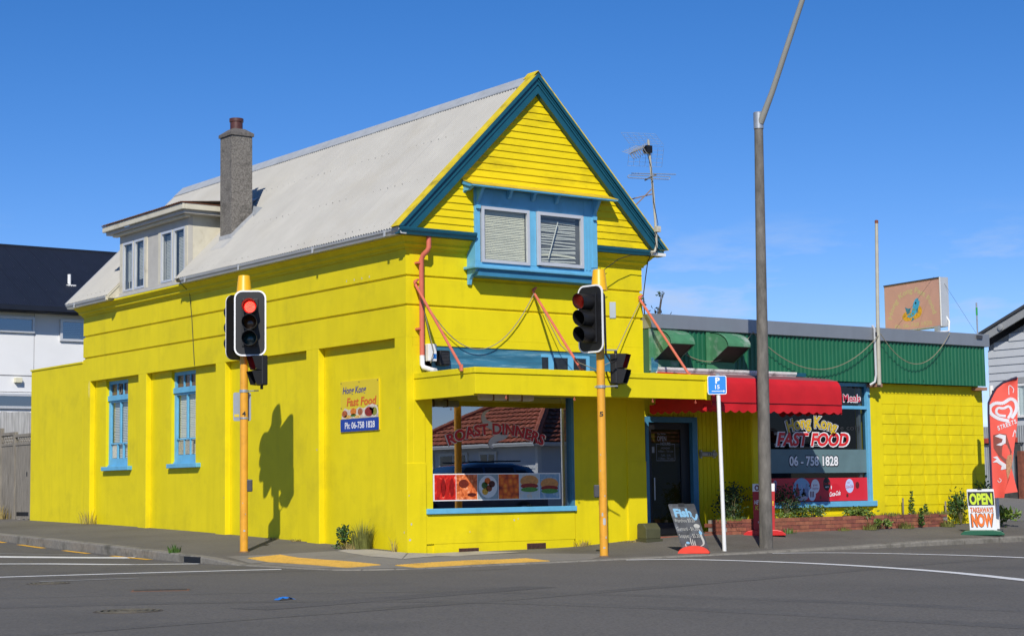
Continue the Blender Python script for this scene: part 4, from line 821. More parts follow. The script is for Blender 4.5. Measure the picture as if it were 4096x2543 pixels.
# ================================================================== traffic signals
LENS_R = M('lit_red_lens', (.9, .012, .008), .4, 0, emit=1.3); LENS_A = M('unlit_amber_lens', (.10, .035, .004), .15, .3, 60); LENS_G = M('unlit_green_lens', (.004, .045, .05), .15, .3, 60)
DOT = M('led_dot', (1, .22, .14), .4, 0, emit=5)
def rrect(w_, h_, r_, n=7):
    p = []
    for cx, cz, a0 in ((w_/2-r_, h_/2-r_, 0), (-w_/2+r_, h_/2-r_, 90), (-w_/2+r_, -h_/2+r_, 180), (w_/2-r_, -h_/2+r_, 270)):
        for k in range(n): a = R(a0+90*k/(n-1)); p.append((cx+r_*math.cos(a), cz+r_*math.sin(a)))
    return p
def place(mb, c, ang): 
    rot = Matrix.Rotation(ang+math.pi/2, 3, 'Z'); c = V3(c); return mb.xf(lambda p: rot@p+c)
def vehicle_head(t, c, ang, lit=True):
    """three-aspect lantern, centre c (local), facing angle ang"""
    pl = lambda m: place(m, c, ang); bp = rrect(.525, 1.084, .13); ip = rrect(.475, 1.034, .11)
    h = P('lantern', pl(MB().box(-.15, .0, -.40, .15, .16, .40)), BLK, t, world=False, bev=.02)
    P('target_board', pl(MB().prism([(x, -.005, z) for x, z in ip], (0, .012, 0))), BLK, h, world=False)
    m = MB(); n = len(bp); m.add([(x, -.012, z) for x, z in bp]+[(x, -.012, z) for x, z in ip]+[(x, .008, z) for x, z in bp], [(i, n+i, n+(i+1) % n, (i+1) % n) for i in range(n)]+[(i, (i+1) % n, 2*n+(i+1) % n, 2*n+i) for i in range(n)])
    P('board_back', pl(MB().add([(x, .009, z) for x, z in bp], [tuple(range(n))])), BLK, h, world=False)
    P('board_border', pl(m), PW, h, world=False)
    P('lantern_door', pl(MB().box(-.135, -.03, -.385, .135, -.004, .40)), BLK, h, world=False, bev=.01)
    for zz_, mt in ((.262, LENS_R if lit else LENS_A), (.0, LENS_A), (-.262, LENS_G)):
        m = MB().lathe([(.105, 0), (.1, .012), (.06, .022), (.01, .026)], (0, 0, 0), 24).xf(lambda p: (p.x, -.034-p.z, zz_+p.y))
        ln = P('lens', pl(m), mt, h, smooth=True, world=False)
        if mt is LENS_R:
            m = MB()
            for r_, k in ((.02, 6), (.04, 12), (.06, 18), (.08, 24)):
                for j in range(k): a = j*2*math.pi/k; m.box(r_*math.cos(a)-.004, -.064, zz_+r_*math.sin(a)-.004, r_*math.cos(a)+.004, -.060, zz_+r_*math.sin(a)+.004)
            P('led_array', pl(m), DOT, ln, world=False)
        m = MB(); vs_ = []; k = 28
        for j in range(k+1):
            a = 2*math.pi*j/k
            ca, sa = math.cos(a), math.sin(a); ln_ = .235+.06*(sa+1)/2
            vs_ += [(.12*ca, -.03, .12*sa+zz_), (.125*ca, -.03-ln_, .125*sa+zz_), (.118*ca, -.03-ln_, .118*sa+zz_), (.113*ca, -.03, .113*sa+zz_)]
        m.add(vs_, [(4*j+q, 4*j+4+q, 4*j+4+(q+1) % 4, 4*j+(q+1) % 4) for j in range(k) for q in range(3)])
        P('visor', pl(m), BLK, h, smooth=True, world=False)
    return h
def ped_head(t, c, ang):
    pl = lambda m: place(m.xf(lambda p: p*.88), c, ang)
    h = P('pedestrian_lantern', pl(MB().box(-.14, .0, -.28, .14, .13, .28)), BLK, t, world=False, bev=.02)
    for zz_, on_ in ((.14, 1), (-.14, 0)):
        P('lens', pl(MB().box(-.1, -.012, zz_-.1, .1, 0, zz_+.1)), M('ped_red', (.8, .012, .008), .4, 0, emit=1.6) if on_ else LENS_G, h, world=False)
        m = MB(); q = zz_
        m.add([(-.14, -.002, q+.13), (.14, -.002, q+.13), (.14, -.19, q+.12), (-.14, -.19, q+.12), (-.14, -.002, q-.13), (.14, -.002, q-.13), (-.14, -.11, q-.12), (.14, -.11, q-.12)], [(0, 1, 2, 3), (0, 3, 6, 4), (1, 5, 7, 2), (4, 6, 7, 5)])
        o = P('visor', pl(m), BLK, h, world=False); md = o.modifiers.new('s', 'SOLIDIFY'); md.thickness = .006
    for a_, b_ in ((.28, .33), (-.28, -.35)): P('bracket', pl(MB().tube([(0, .06, a_), (0, .06, b_)], .03, 8)), BLK, h, world=False)
    return h
def signal(loc, label, num):
    t = T('traffic_signal', label, 'traffic light', loc, group='signals on the corner')
    P('pole', MB().tube([(0, 0, -.05), (0, 0, 4.2)], .066, 16), AMBP, t, smooth=True, world=False)
    P('cap', MB().lathe([(.135, 4.22-.0), (.13, 4.23), (.098, 4.54), (.09, 4.555), (.02, 4.56)], (0, 0, 0), 20), M('cap_yellow', (.78, .42, .01), .4, .03), t, smooth=True, world=False)
    return t
vd = math.atan2(-23.689-2.36, -15.441+1.66)         # towards the street corner opposite
t4 = signal((-1.65, 2.38, foot(-1.65, 2.38)), 'yellow traffic light pole marked 4 in front of the side wall', '4')
z0 = t4.location.z
cr = lambda a, d: V3((math.cos(a), math.sin(a), 0))*d
rightv = V3((-math.sin(vd), math.cos(vd), 0))     # picture right seen from the street: rotate facing dir
rightv = V3((math.sin(-vd), math.cos(vd), 0))
vehicle_head(t4, rightv*.10+cr(vd, .22)+V3((0, 0, 3.757-z0)), vd+R(-4))
vehicle_head(t4, rightv*-.075+cr(vd, -.20)+V3((0, 0, 3.72-z0)), vd-R(148))
ped_head(t4, rightv*.24+cr(vd, .12)+V3((0, 0, 2.985-z0)), vd-R(68))
def fit(t, items):
    for name, mb, mat in items: P(name, mb, mat, t, world=False)
fit(t4, [('clamp', MB().lathe([(.075, 0), (.075, .045)], (0, 0, 2.63-z0), 16).tube([tuple(V3((0, 0, 2.65-z0))), tuple(rightv*.24+V3((0, 0, 2.66-z0)))], .01, 6), GALV), ('clamp', MB().lathe([(.073, 0), (.073, .03)], (0, 0, 2.19-z0), 16), GALV)])
m = place(MB().prism([(x, 0, z) for x, z in rrect(.29, .47, .03)], (0, .01, 0)), rightv*-.03+cr(vd, -.085)+V3((0, 0, 2.40-z0)), vd); sp = P('sign_back', m, GRYP, t4, world=False)
P('sticker', place(MB().box(-.13, -.003, -.17, -.05, .0, -.125), rightv*-.03+cr(vd, -.085)+V3((0, 0, 2.40-z0)), vd), M('yellow_sticker', (.6, .45, .02), .5), sp, world=False)
def polenum(t, s_, z, a):
    rv = V3((-math.sin(a), math.cos(a), 0)); F = frame(cr(a, .07)+V3((0, 0, z)), rv, (0, 0, 1)); P('number', txt(s_, F, 0, 0, .075, .06, .03), PK, t, world=False)
polenum(t4, '4', 2.28-z0, vd)
def button(t, d, z):
    P('push_button_box', place(MB().box(-.045, -.05, -.1, .045, .05, .1), cr(d, .09)+V3((0, 0, z)), d), DKG, t, world=False, bev=.015)
button(t4, vd+R(90), 1.10-z0)
V5 = math.atan2(-23.689+1.95, -15.441-2.41)
t5 = signal((2.43, -1.93, foot(2.43, -1.93)), 'yellow traffic light pole marked 5 in front of the shop canopy', '5'); z5 = t5.location.z
rv5 = V3((-math.sin(V5), math.cos(V5), 0)); 
h5 = vehicle_head(t5, rv5*-.14+cr(V5, .10)+V3((0, 0, 3.66-z5)), V5-R(41))
ped_head(t5, V3((.41, .03, 2.88-z5)), V5+R(72))
P('junction_box', place(MB().box(-.05, -.06, -.13, .05, .06, .13), rv5*.21+cr(V5, -.02)+V3((0, 0, 3.80-z5)), V5), M('pale_grey_box', (.38, .43, .45), .5, .05), t5, world=False, bev=.006)
P('conduit', MB().tube([(0, 0, 4.15-z5), tuple(rv5*.08+V3((0, 0, 4.05-z5))), tuple(rv5*.09+V3((0, 0, 3.1-z5))), tuple(rv5*.18+V3((0, 0, 2.95-z5))), tuple(rv5*.25+V3((0, 0, 3.0-z5)))], .018, 6), BLK, t5, smooth=True, world=False)
P('clamp', MB().lathe([(.08, 0), (.08, .045)], (0, 0, 2.56-z5), 16).tube([tuple(V3((0, 0, 2.58-z5))-rv5*.1), tuple(rv5*.27+V3((0, 0, 2.59-z5)))], .012, 6), GALV, t5, world=False)
P('clamp', MB().tube([tuple(V3((0, 0, 3.17-z5))), tuple(rv5*.27+V3((0, 0, 3.16-z5)))], .012, 6), GALV, t5, world=False)
polenum(t5, '5', 2.15-z5, V5); button(t5, V5-R(100), .93-z5)
def scuff(t, a, z, da, dz, mat):
    P('paint_scuff', MB().grid(lambda u, v: ((.0668)*math.cos(a+da*(u-.5)), .0668*math.sin(a+da*(u-.5)), z+dz*(v-.5)*(1-.5*abs(u-.5))), 4, 2), mat, t, world=False)
SCF = M('bare_zinc', (.42, .42, .40), .5, .1, 12)
for t_, a_, zz_, d_, h_ in ((t5, V5+.25, .55, .7, .12), (t5, V5-.2, .66, .4, .06), (t5, V5+.6, .3, .3, .04), (t5, V5+.1, .14, .5, .03), (t5, V5-.4, 1.6, .25, .02), (t5, V5-.5, 1.35, .25, .02), (t4, vd+.1, .35, .5, .03), (t4, vd-.3, .8, .2, .02), (t4, vd+.4, .62, .2, .02), (t5, V5+.5, .95, .25, .03)): scuff(t_, a_, zz_, d_, h_, SCF)
for t_ in (t4, t5): P('pole_foot', MB().lathe([(.085, -.03), (.082, .012), (.068, .018)], (0, 0, 0), 16), M('rusty_foot', (.2, .12, .06), .8, .3, 20), t_, world=False)
# ================================================================== street lamp
ls = T('street_lamp', 'tall grey concrete street lamp pole before the red awning', 'street lamp', (5.92, -2.0, foot(5.92, -2.0)))
P('pole', MB().tube([(5.92, -2.0, -.15), (5.94, -2.02, 3), (5.97, -2.05, 7.15)], [.115, .098, .075], 20), M('dark_pole_concrete', (.15, .138, .12), .9, .25, 14, .5, 110, dirt='2c2a26', damt=.6, ds=3, map_=(1, 1, .35)), ls, smooth=True)
P('collar', MB().lathe([(.088, 7.12), (.088, 7.40), (.08, 7.41), (.01, 7.42)], (5.97, -2.05, 0), 20), GALV, ls, smooth=True)
P('arm', MB().tube([(5.97, -2.10, 7.22), (5.97, -2.4, 7.7), (5.98, -3.17, 9.15), (5.98, -3.8, 10.3), (5.98, -4.3, 10.7), (5.98, -5.0, 10.85)], [.06, .05, .045, .042, .04, .04], 12), M('grey_paint_arm', (.30, .30, .27), .5, .05, 6), ls, smooth=True)
P('lamp_head', MB().tube([(5.98, -4.9, 10.85), (5.98, -5.1, 10.87), (5.98, -5.5, 10.87), (5.98, -5.6, 10.86)], [.05, .12, .12, .04], 10), GRYP, ls, smooth=True)
# ================================================================== parking sign
ps = T('parking_sign', 'blue P 15 parking sign with white arrow on a white post', 'sign', (4.87, -2.08, foot(4.87, -2.08)), math.atan2(-21.6, -20.3)+math.pi/2)
zp = ps.location.z
P('post', MB().tube([(.01, .03, -.05), (-.03, .03, 2.90)], .034, 12), WHT, ps, smooth=True, world=False)
P('post_cap', MB().lathe([(.04, 2.87), (.04, 2.93), (.01, 2.95)], (-.03, .03, 0), 12), GALV, ps, world=False)
pc = (-.045, -.012, 2.66-zp)
P('plate', MB().prism([(x-.045, -.012, z+2.66-zp) for x, z in rrect(.315, .315, .03)], (0, .004, 0)), PW, ps, world=False)
FPk = frame((-.045, -.0125, 2.66-zp), (1, 0, 0), (0, 0, 1))
bp = P('plate_face', sheet(MB(), FPk, rrect(.292, .292, .024), .0), flat('parking_blue', (.01, .22, .66)), ps, world=False)
for s_, u, v, h_, w_, b_ in (('P', .01, .08, .10, .075, .04), ('15', .005, -.03, .07, .075, .02)): P('lettering', txt(s_, FPk, u, v, h_, w_, b_, n=.001), PW, bp, world=False)
mm = MB(); sheet(mm, FPk, [(-.09, -.109), (.10, -.109), (.10, -.098), (-.09, -.098)], .001); sheet(mm, FPk, [(.10, -.122), (.135, -.1035), (.10, -.085)], .001)
P('arrow', mm, PW, bp, world=False)
# ================================================================== boards on the footpath
def at_ground(x, y): return (x, y, foot(x, y))
# chalkboard leaning in its orange base
fb = T('chalkboard_sign', 'leaning fish price chalkboard in a bright orange rubber base', 'sandwich board', at_ground(4.15, -2.14), math.atan2(-21.5, -19.6)+math.pi/2+R(-4))
P('base', MB().add([(x*.255*(1-j/6*.0)*math.cos(0) if False else .255*math.cos(math.pi*i/14)*(1 if j in (0, 1) else 1), (-.11, .11)[j], max(.015, .125*math.sin(math.pi*i/14))) for j in range(2) for i in range(15)]+[(-.255, -.11, 0), (.255, -.11, 0), (-.255, .11, 0), (.255, .11, 0)], [(i, i+1, 16+i, 15+i) for i in range(14)]+[tuple(range(14, -1, -1))+(31, 30)[::1], tuple(range(15, 30))+(32, 33)]), M('orange_rubber', (.72, .05, .022), .45, .06, 8), fb, world=False)
sh = lambda p: (p[0]-.30*(p[2]-.02)+.04, p[1]+.02*(p[2]), p[2])
bd = P('board', MB().prism([(x, -.012, z) for x, z in [(-.215, .03), (.215, .03), (.215, .785), (.20, .80), (-.20, .80), (-.215, .785)]], (0, .024, 0)).xf(sh), M('chalk_black', (.06, .064, .07), .8, .45, 5, dirt='8a9098', damt=.75, ds=3), fb, world=False)
FCb = lambda u, v, n=0: V3(sh((u, -.0125-n, v)))
P('board_clip', MB().box(-.05, -.02, .765, .05, .02, .81).xf(sh), BLK, fb, world=False)
cb = flat('chalk_blue', (.20, .42, .60)); cw = flat('chalk_white', (.42, .42, .38))
mm = txt('Fish', FCb, -.02, .66, .13, .28, .05, n=.002); strip(mm, FCb, [(.09, .66), (.12, .58), (.15, .55), (.18, .58), (.20, .63), (.21, .60)], .018, .002); P('lettering', mm, cb, bd, world=False)
for s_, v, w_ in (('Warehou $3.20', .535, .33), ('Gurnard - $4.30', .40, .34), ('Snapper - $5.20', .285, .33)): P('chalk_price', txt(s_, FCb, -.03, v, .062, w_, -.005, n=.002), cw, bd, world=False)
mm = MB()
for u, h_ in ((-.13, .06), (-.03, .16), (.0, .13), (.03, .11)): strip(mm, FCb, [(u, .10), (u-.008, .10+h_*.5), (u+.004, .10+h_)], .008, .002)
strip(mm, FCb, [(.07, .10), (.15, .14), (.17, .2), (.16, .28), (.17, .35), (.15, .40)], .018, .002); disc(mm, FCb, .14, .44, .05, .035, .002, 14); P('chalk_drawing', mm, cw, bd, world=False)
mm = MB(); disc(mm, FCb, -.09, .17, .03, .02, .0025, 12); disc(mm, FCb, .165, .33, .025, .03, .0025, 12); P('chalk_drawing', mm, cb, bd, world=False)
# red board behind the lamp pole
rb = T('red_menu_board', 'red and white sandwich board on a red base, half hidden by the lamp pole', 'sandwich board', at_ground(7.25, -.62), math.atan2(-23.1, -22.7)+math.pi/2)
P('base', MB().prism([(-.38, -.12, 0), (.38, -.12, 0), (.375, -.12, .03), (.30, -.12, .085), (.22, -.12, .10), (-.22, -.12, .10), (-.30, -.12, .085), (-.375, -.12, .03)], (0, .24, 0)), M('red_plastic_base', (.55, .012, .01), .4, .05), rb, world=False, bev=.01)
bd = P('board', MB().prism([(-.19, -.015, .08), (.185, -.015, .08), (.205, -.015, .93), (-.195, -.015, .93)], (0, .03, 0)), M('red_board', (.42, .012, .014), .5, .05), rb, world=False, bev=.004)
FR = frame((0, -.0165, 0), (1, 0, 0), (0, 0, 1))
P('white_band', sheet(MB(), FR, [(-.193, .79), (.20, .79), (.203, .928), (-.193, .928)], .001), PW, bd, world=False)
mm = txt('O', FR, -.115, .858, .095, .085, .05, n=.002); P('lettering', mm, flat('maroon', (.16, .01, .02)), bd, world=False)
P('lettering', txt('NEW', FR, -.10, .60, .075, .13, .02, .15, n=.002, rot=.05), PW, bd, world=False); P('lettering', txt('M', FR, -.09, .24, .04, .04, n=.002), PW, bd, world=False); P('lettering', txt('KE', FR, -.10, .50, .075, .10, .02, .1, n=.002), PY, bd, world=False); P('lettering', txt('!', FR, .165, .58, .08, .02, .02, n=.002), PY, bd, world=False)
# OPEN TAKEAWAYS NOW board
ob = T('open_board', 'white OPEN TAKEAWAYS NOW board standing in a dark green base', 'sandwich board', at_ground(11.62, -1.98), math.atan2(-21.7, -27.06)+math.pi/2)
zo = ob.location.z
P('base', MB().prism([(-.40, -.13, 0), (.40, -.13, 0), (.40, -.13, .03), (.33, -.13, .085), (.2, -.13, .10), (-.2, -.13, .10), (-.33, -.13, .085), (-.40, -.13, .03)], (0, .26, 0)), M('green_plastic_base', (.012, .10, .05), .4, .06), ob, world=False, bev=.012)
sh2 = lambda p: (p[0]+.045*(.5-p[2]), p[1]+.05*(p[2]-.1), p[2])
bd = P('board', MB().prism([(-.245, -.012, .085), (.25, -.012, .085), (.25, -.012, .85), (.235, -.012, .865), (-.23, -.012, .865), (-.245, -.012, .85)], (0, .024, 0)).xf(sh2), M('board_white', (.68, .69, .70), .5, .04), ob, world=False)
FO = lambda u, v, n=0: V3(sh2((u, -.0125-n, v)))
P('black_panel', sheet(MB(), FO, [(-.235, .555), (.24, .555), (.24, .815), (-.235, .815)], .001), PK, bd, world=False)
P('lettering', txt('OPEN', FO, .0, .685, .20, .42, .045, n=.002), flat('lime', (.52, .66, .02)), bd, world=False)
P('lettering_outline', txt('TAKEAWAYS', FO, 0, .475, .095, .425, .05, n=.001), PK, bd, world=False); P('lettering', txt('TAKEAWAYS', FO, 0, .475, .088, .412, .02, n=.002), flat('orange', (.74, .16, .012)), bd, world=False)
P('lettering_outline', txt('NOW', FO, 0, .285, .238, .43, .065, n=.001), PK, bd, world=False); P('lettering', txt('NOW', FO, 0, .285, .225, .40, .05, n=.002), flat('orange', (.74, .16, .012)), bd, world=False)
P('hinge', MB().box(-.05, -.02, .85, .03, .03, .875).xf(sh2), BLK, bd, world=False)
# feather flag
fx, fy = 12.70, -1.36; ff = T('feather_flag', 'tall coral-red feather flag with a white heart emblem, behind the OPEN board', 'flag', at_ground(fx, fy), math.atan2(-22.3, -28)+math.pi/2)
zf = ff.location.z
def flag_edge(z):  # left edge u, right edge u at height z (local)
    L = interp(z, (.68, 2.3, 2.55, 2.81, 2.91, 2.99, 3.02), (.02, .02, .03, .17, .29, .45, .585)); Rr = interp(z, (.68, .85, 1.0, 1.15, 1.54, 2.15, 2.6, 3.02), (.24, .27, .32, .38, .45, .55, .57, .59)); return L, Rr
def flagp(u, v, n=0):
    z = .68+v*2.34; a, b = flag_edge(z); x = a+(b-a)*u; return V3((x, -n+.05*math.sin(u*3+z*1.8)*u, z-zf))
P('flag_cloth', MB().grid(lambda u, v: flagp(u, v), 10, 30), M('coral_cloth', (.74, .085, .055), .6, .05, 4), ff, smooth=True, world=False)
P('flag_tail', MB().add([(.30, .07, 1.0-zf), (.40, .09, 1.27-zf), (.50, .11, .79-zf), (.255, .06, .76-zf)], [(0, 1, 2, 3)]), M('coral_cloth', (.74, .085, .055)), ff, world=False)
P('sleeve', MB().tube([tuple(flagp(0, v)+V3((-.01, 0, 0))) for v in [i/24 for i in range(25)]], .022, 8), M('navy_sleeve', (.025, .02, .05), .7), ff, smooth=True, world=False)
P('flag_pole', MB().tube([(.01, .0, 0), (.01, 0, .8-zf)], .014, 8), DKG, ff, world=False); P('ground_foot', MB().box(-.18, -.12, 0, .2, .12, .03), DKG, ff, world=False)
def FFl(u, v, n=0):    # u metres across from the pole, v height
    a, b = flag_edge(v); return flagp((u-a)/(b-a), (v-.68)/2.34, .006+n)
def band(mb, pts, wd, n=0):
    pts2 = smooth_pts(pts, 5)
    for i in range(len(pts2)-1):
        p, q = V3((*pts2[i], 0)), V3((*pts2[i+1], 0)); t = (q-p).normalized(); k = V3((-t.y, t.x, 0))*wd/2
        a = [p+k, p-k, q-k, q+k]; mb.add([FFl(c.x, c.y, n) for c in a], [(0, 1, 2, 3)])
    return mb
mm = band(MB(), [(0.444, 2.222), (0.540, 2.392), (0.526, 2.548), (0.430, 2.600), (0.292, 2.522), (0.141, 2.522), (0.045, 2.444), (0.059, 2.326), (0.196, 2.222), (0.389, 2.170)], .065); band(mm, [(0.375, 2.222), (0.444, 2.352), (0.403, 2.457), (0.292, 2.418), (0.196, 2.431), (0.155, 2.352), (0.210, 2.287), (0.334, 2.268)], .048)
P('heart_emblem', mm, flat('flag_white', (.66, .64, .66)), ff, world=False)
mm = MB()
for i, c in enumerate('STREETS'): txt(c, FFl, .19+i*.053, 2.04+i*.02, .085, .042, .03, mb=mm, rot=.2)
P('lettering', mm, flat('flag_white', (.66, .64, .66)), ff, world=False)
mm = MB(); poly = lambda pts, n=0: mm.add([FFl(u, v, n) for u, v in pts], [tuple(range(len(pts)))])
poly([(.08, 1.90), (.20, 1.93), (.33, 1.91), (.42, 1.56), (.31, 1.33), (.18, 1.48), (.08, 1.65)]); P('printed_ice_cream', mm, M('chocolate', (.22, .06, .04), .4, .2, 6), ff, world=False)
FWm = flat('flag_white', (.66, .64, .66))
mm = MB(); poly([(.11, 1.88), (.20, 1.92), (.32, 1.89), (.31, 1.74), (.22, 1.69), (.13, 1.71), (.24, 1.76), (.26, 1.82)], .002); P('printed_cream', mm, FWm, ff, world=False)
mm = MB(); poly([(.06, 1.47), (.14, 1.49), (.20, 1.40), (.30, 1.33), (.30, 1.24), (.20, 1.22), (.22, 1.30), (.13, 1.37), (.05, 1.37), (.13, 1.43)], .002); P('printed_milk_splash', mm, FWm, ff, world=False)
for pts in ([(.41, 2.68), (.42, 2.86), (.50, 2.80), (.49, 2.72)], [(.45, 1.86), (.49, 1.99), (.51, 1.93)]): P('printed_note', band(MB(), pts, .014, .002), FWm, ff, world=False)
P('printed_drop', band(MB(), [(.13, 1.02), (.16, .98), (.2, 1.02), (.16, 1.06)], .012, .002), FWm, ff, world=False)
mm = MB(); poly([(.34, 1.50), (.43, 1.52), (.40, 1.25), (.32, 1.02), (.30, 1.2), (.31, 1.4)], .004); P('printed_cone', mm, M('wafer', (.40, .20, .10), .7, .3, 30), ff, world=False)
wp = thing('white_post', MB().tube([(13.2, -1.09, foot(13.2, -1.09)-.05), (13.19, -1.08, 2.9)], .045, 12), WHT, 'plain white round post behind the feather flag', 'post', smooth=True, loc=at_ground(13.2, -1.09))
P('fixing', MB().box(13.15, -1.14, 2.74, 13.2, -1.12, 2.80), DKG, wp)
# service cabinet
sc_ = T('utility_cabinet', 'small olive-green utility cabinet beside the entrance', 'cabinet', at_ground(4.77, -.3)); zc = sc_.location.z
P('cabinet_body', MB().prism([(4.62, -.42, zc+.04), (4.62, -.17, zc+.04), (4.62, -.17, zc+.28), (4.62, -.20, zc+.31), (4.62, -.33, zc+.31), (4.62, -.42, zc+.22)], (.33, 0, 0)), M('olive_plastic', (.075, .075, .035), .55, .1, 8), sc_, bev=.015)
P('cabinet_base', MB().box(4.60, -.45, zc-.03, 4.97, -.15, zc+.04), M('olive_dark', (.06, .06, .03), .6), sc_, bev=.008)
# ================================================================== signs on the buildings
ws = T('wall_sign', 'yellow and blue Hong Kong Fast Food sign on the side wall', 'sign', (.10, 1.6, 1.98))
P('panel', MB().box(.095, .985, 1.984, .118, 2.205, 2.832), flat('sign_yellow', (.70, .54, .012)), ws)
FS = frame((.093, 2.205, 1.984), (0, -1, 0), (0, 0, 1))
P('blue_panel', sheet(MB(), FS, [(0, 0), (1.22, 0), (1.22, .21), (0, .21)], .001), PB, ws)
P('lettering', txt('Hong Kong', FS, .46, .70, .115, .74, .02, .18, n=.002), flat('navy_text', (.06, .06, .22)), ws)
P('lettering', txt('Fast Food', FS, .68, .50, .14, .92, .025, .18, n=.002), flat('orange_text', (.66, .12, .012)), ws)
P('lettering', txt('Ph: 06-758 1828', FS, .62, .105, .11, .95, .02, n=.002), PW, ws)
fdp = P('food_print', sheet(MB(), FS, [(.04, .215), (1.2, .215), (1.21, .30), (1.17, .40), (1.05, .435), (.9, .425), (.75, .37), (.6, .40), (.5, .36), (.40, .39), (.28, .36), (.15, .40), (.06, .33)], .0015), M('plate_print', (.62, .55, .45), .5, .3, 12), ws)
for u, v, ru, rv_, c in ((.14, .30, .09, .06, 'a85a2a'), (.42, .33, .10, .06, 'c8701c'), (.42, .27, .09, .025, '4f7a24'), (.64, .32, .08, .06, '9a5a34'), (.24, .25, .12, .03, 'd8a850'), (.92, .31, .14, .08, '8a2418'), (1.08, .31, .09, .07, '8a8a30'), (1.0, .36, .07, .03, 'b8a890'), (.55, .245, .1, .025, 'd8b060')):
    P('food_item', disc(MB(), FS, u, v, ru, rv_, .002, 14), M('fooditem'+c, c, .5, .5, 30), fdp)
for u, v in ((.03, .82), (.61, .82), (1.19, .82), (.03, .4), (1.19, .4), (.03, .03), (.61, .03), (1.19, .03)): P('screw', disc(MB(), FS, u, v, .012, .012, .004, 8), DKG, ws)
# roof sign
a = R(90-7.7); d = V3((math.cos(a), math.sin(a), 0)); rs = T('rooftop_sign', 'faded pink rooftop sign box with a blue fish and chips emblem', 'sign', (13.5, .35, 4.1))
pr0 = V3((13.5, .35, 4.22)); U_ = -d; nn = V3((-d.y, d.x, 0)); Wd = 1.78
FB = frame(pr0+d*Wd, U_, (0, 0, 1)); thick = V3((d.y, -d.x, 0))*.2
bx = MB().prism([pr0, pr0+d*Wd, pr0+d*Wd+V3((0, 0, 1.03)), pr0+V3((0, 0, 1.03))], thick); P('sign_box', bx, M('sign_box_grey', (.40, .43, .46), .45, .05), rs)
P('sign_face', sheet(MB(), FB, [(.02, .02), (Wd-.03, .02), (Wd-.03, 1.01), (.02, 1.01)], .002), M('faded_pink_face', (.56, .32, .26), .5, .06, 2.5), rs)
P('face_trim', MB().prism([FB(Wd-.03, 0, .01), FB(Wd, 0, .01), FB(Wd, 1.03, .01), FB(Wd-.03, 1.03, .01)], -thick*.06), PW, rs)
P('top_trim', MB().prism([FB(0, 1.01, .008), FB(Wd-.03, 1.01, .008), FB(Wd-.03, 1.035, .008), FB(0, 1.035, .008)], -thick*.05), DKG, rs)
tan = flat('faded_tan', (.55, .45, .24)); P('lettering', txt('Hong Kong Fast Food', FB, .87, .85, .115, 1.95, .035, 0, .72, n=.004), tan, rs); P('lettering', txt('Ph: 06-758 1828', FB, .90, .11, .085, 1.15, .02, n=.004), tan, rs)
em = P('chips_emblem', MB(), None, rs) if False else P('chips_emblem', disc(disc(disc(MB(), FB, .82, .30, .26, .10, .004), FB, 1.02, .38, .16, .14, .0042), FB, .72, .30, .15, .1, .0044), M('chip_gold', (.62, .34, .02), .5, .4, 30), rs)
fs = [(.70, .30), (.80, .265), (.93, .29), (1.04, .38), (1.10, .50), (1.13, .60), (1.10, .585), (1.08, .64), (1.05, .665), (.98, .64), (.92, .56), (.89, .45), (.85, .36), (.78, .33)]
P('fish_emblem', sheet(MB(), FB, fs, .006), M('fish_blue', (.05, .36, .62), .5, .15, 8), rs)
P('fish_fins', sheet(sheet(sheet(MB(), FB, [(.72, .34), (.66, .50), (.76, .46), (.84, .47), (.80, .36)], .0065), FB, [(.88, .27), (.84, .18), (.95, .23)], .0065), FB, [(1.0, .42), (1.04, .33), (1.08, .46)], .0068), M('fin_teal', (.04, .20, .30), .5, .2, 20), rs)
P('fish_eye', disc(MB(), FB, 1.0, .56, .022, .022, .008, 12), PK, rs)
mm = MB(); [disc(mm, FB, u, v, .035, .02, .007, 12) for u, v in ((.93, .43), (.90, .34), (.82, .31))]; P('fish_spots', mm, M('spot_olive', (.22, .28, .06), .5), rs)
P('support', MB().box(13.42, .4, 3.8, 13.5, .5, 4.22).box(13.6, 1.6, 3.8, 13.68, 1.7, 4.22), GRYP, rs); P('conduit', MB().tube([(13.62, .36, 4.45), (13.66, .3, 4.32), (13.45, .15, 4.10), (13.1, .1, 4.06), (12.9, .1, 4.05)], .02, 8), WHT, rs, smooth=True)
# mast, small scaffold pole, cables, aerial
mt = thing('flag_mast', MB().tube([(10.78, -.30, 2.9), (10.80, -.30, 4.2), (10.86, -.30, 6.13)], [.042, .038, .032], 10), M('cream_pipe', (.42, .40, .32), .5, .1, 6), 'thin cream steel mast rising from the green parapet', 'mast', smooth=True, loc=(10.78, -.3, 2.9))
P('mast_top', MB().lathe([(.036, 6.08), (.036, 6.14), (.01, 6.15)], (10.86, -.3, 0), 10), M('rust_top', (.2, .06, .03), .8), mt); P('conduit', MB().tube([(10.6, -.22, 2.9), (10.68, -.28, 2.96), (10.72, -.28, 3.1), (10.73, -.27, 4.0), (10.75, -.2, 4.06)], .024, 8), GUT, mt, smooth=True)
P('bracket', MB().box(10.72, -.31, 3.85, 10.84, -.2, 3.93), DKG, mt)
sp2 = thing('scaffold_pole', MB().tube([(13.93, -.2, 4.0), (13.93, -.2, 4.68)], .016, 8), GALV, 'short thin pole with a green band on the parapet end', 'pole', loc=(13.93, -.2, 4.0))
P('band', MB().lathe([(.02, 4.42), (.02, 4.58)], (13.93, -.2, 0), 8), M('green_tape', (.03, .32, .08), .5), sp2); P('clamp', MB().box(13.84, -.27, 3.93, 14.0, -.2, 4.0), DKG, sp2)
CAB = M('fawn_cable', (.26, .23, .15), .7, .1)
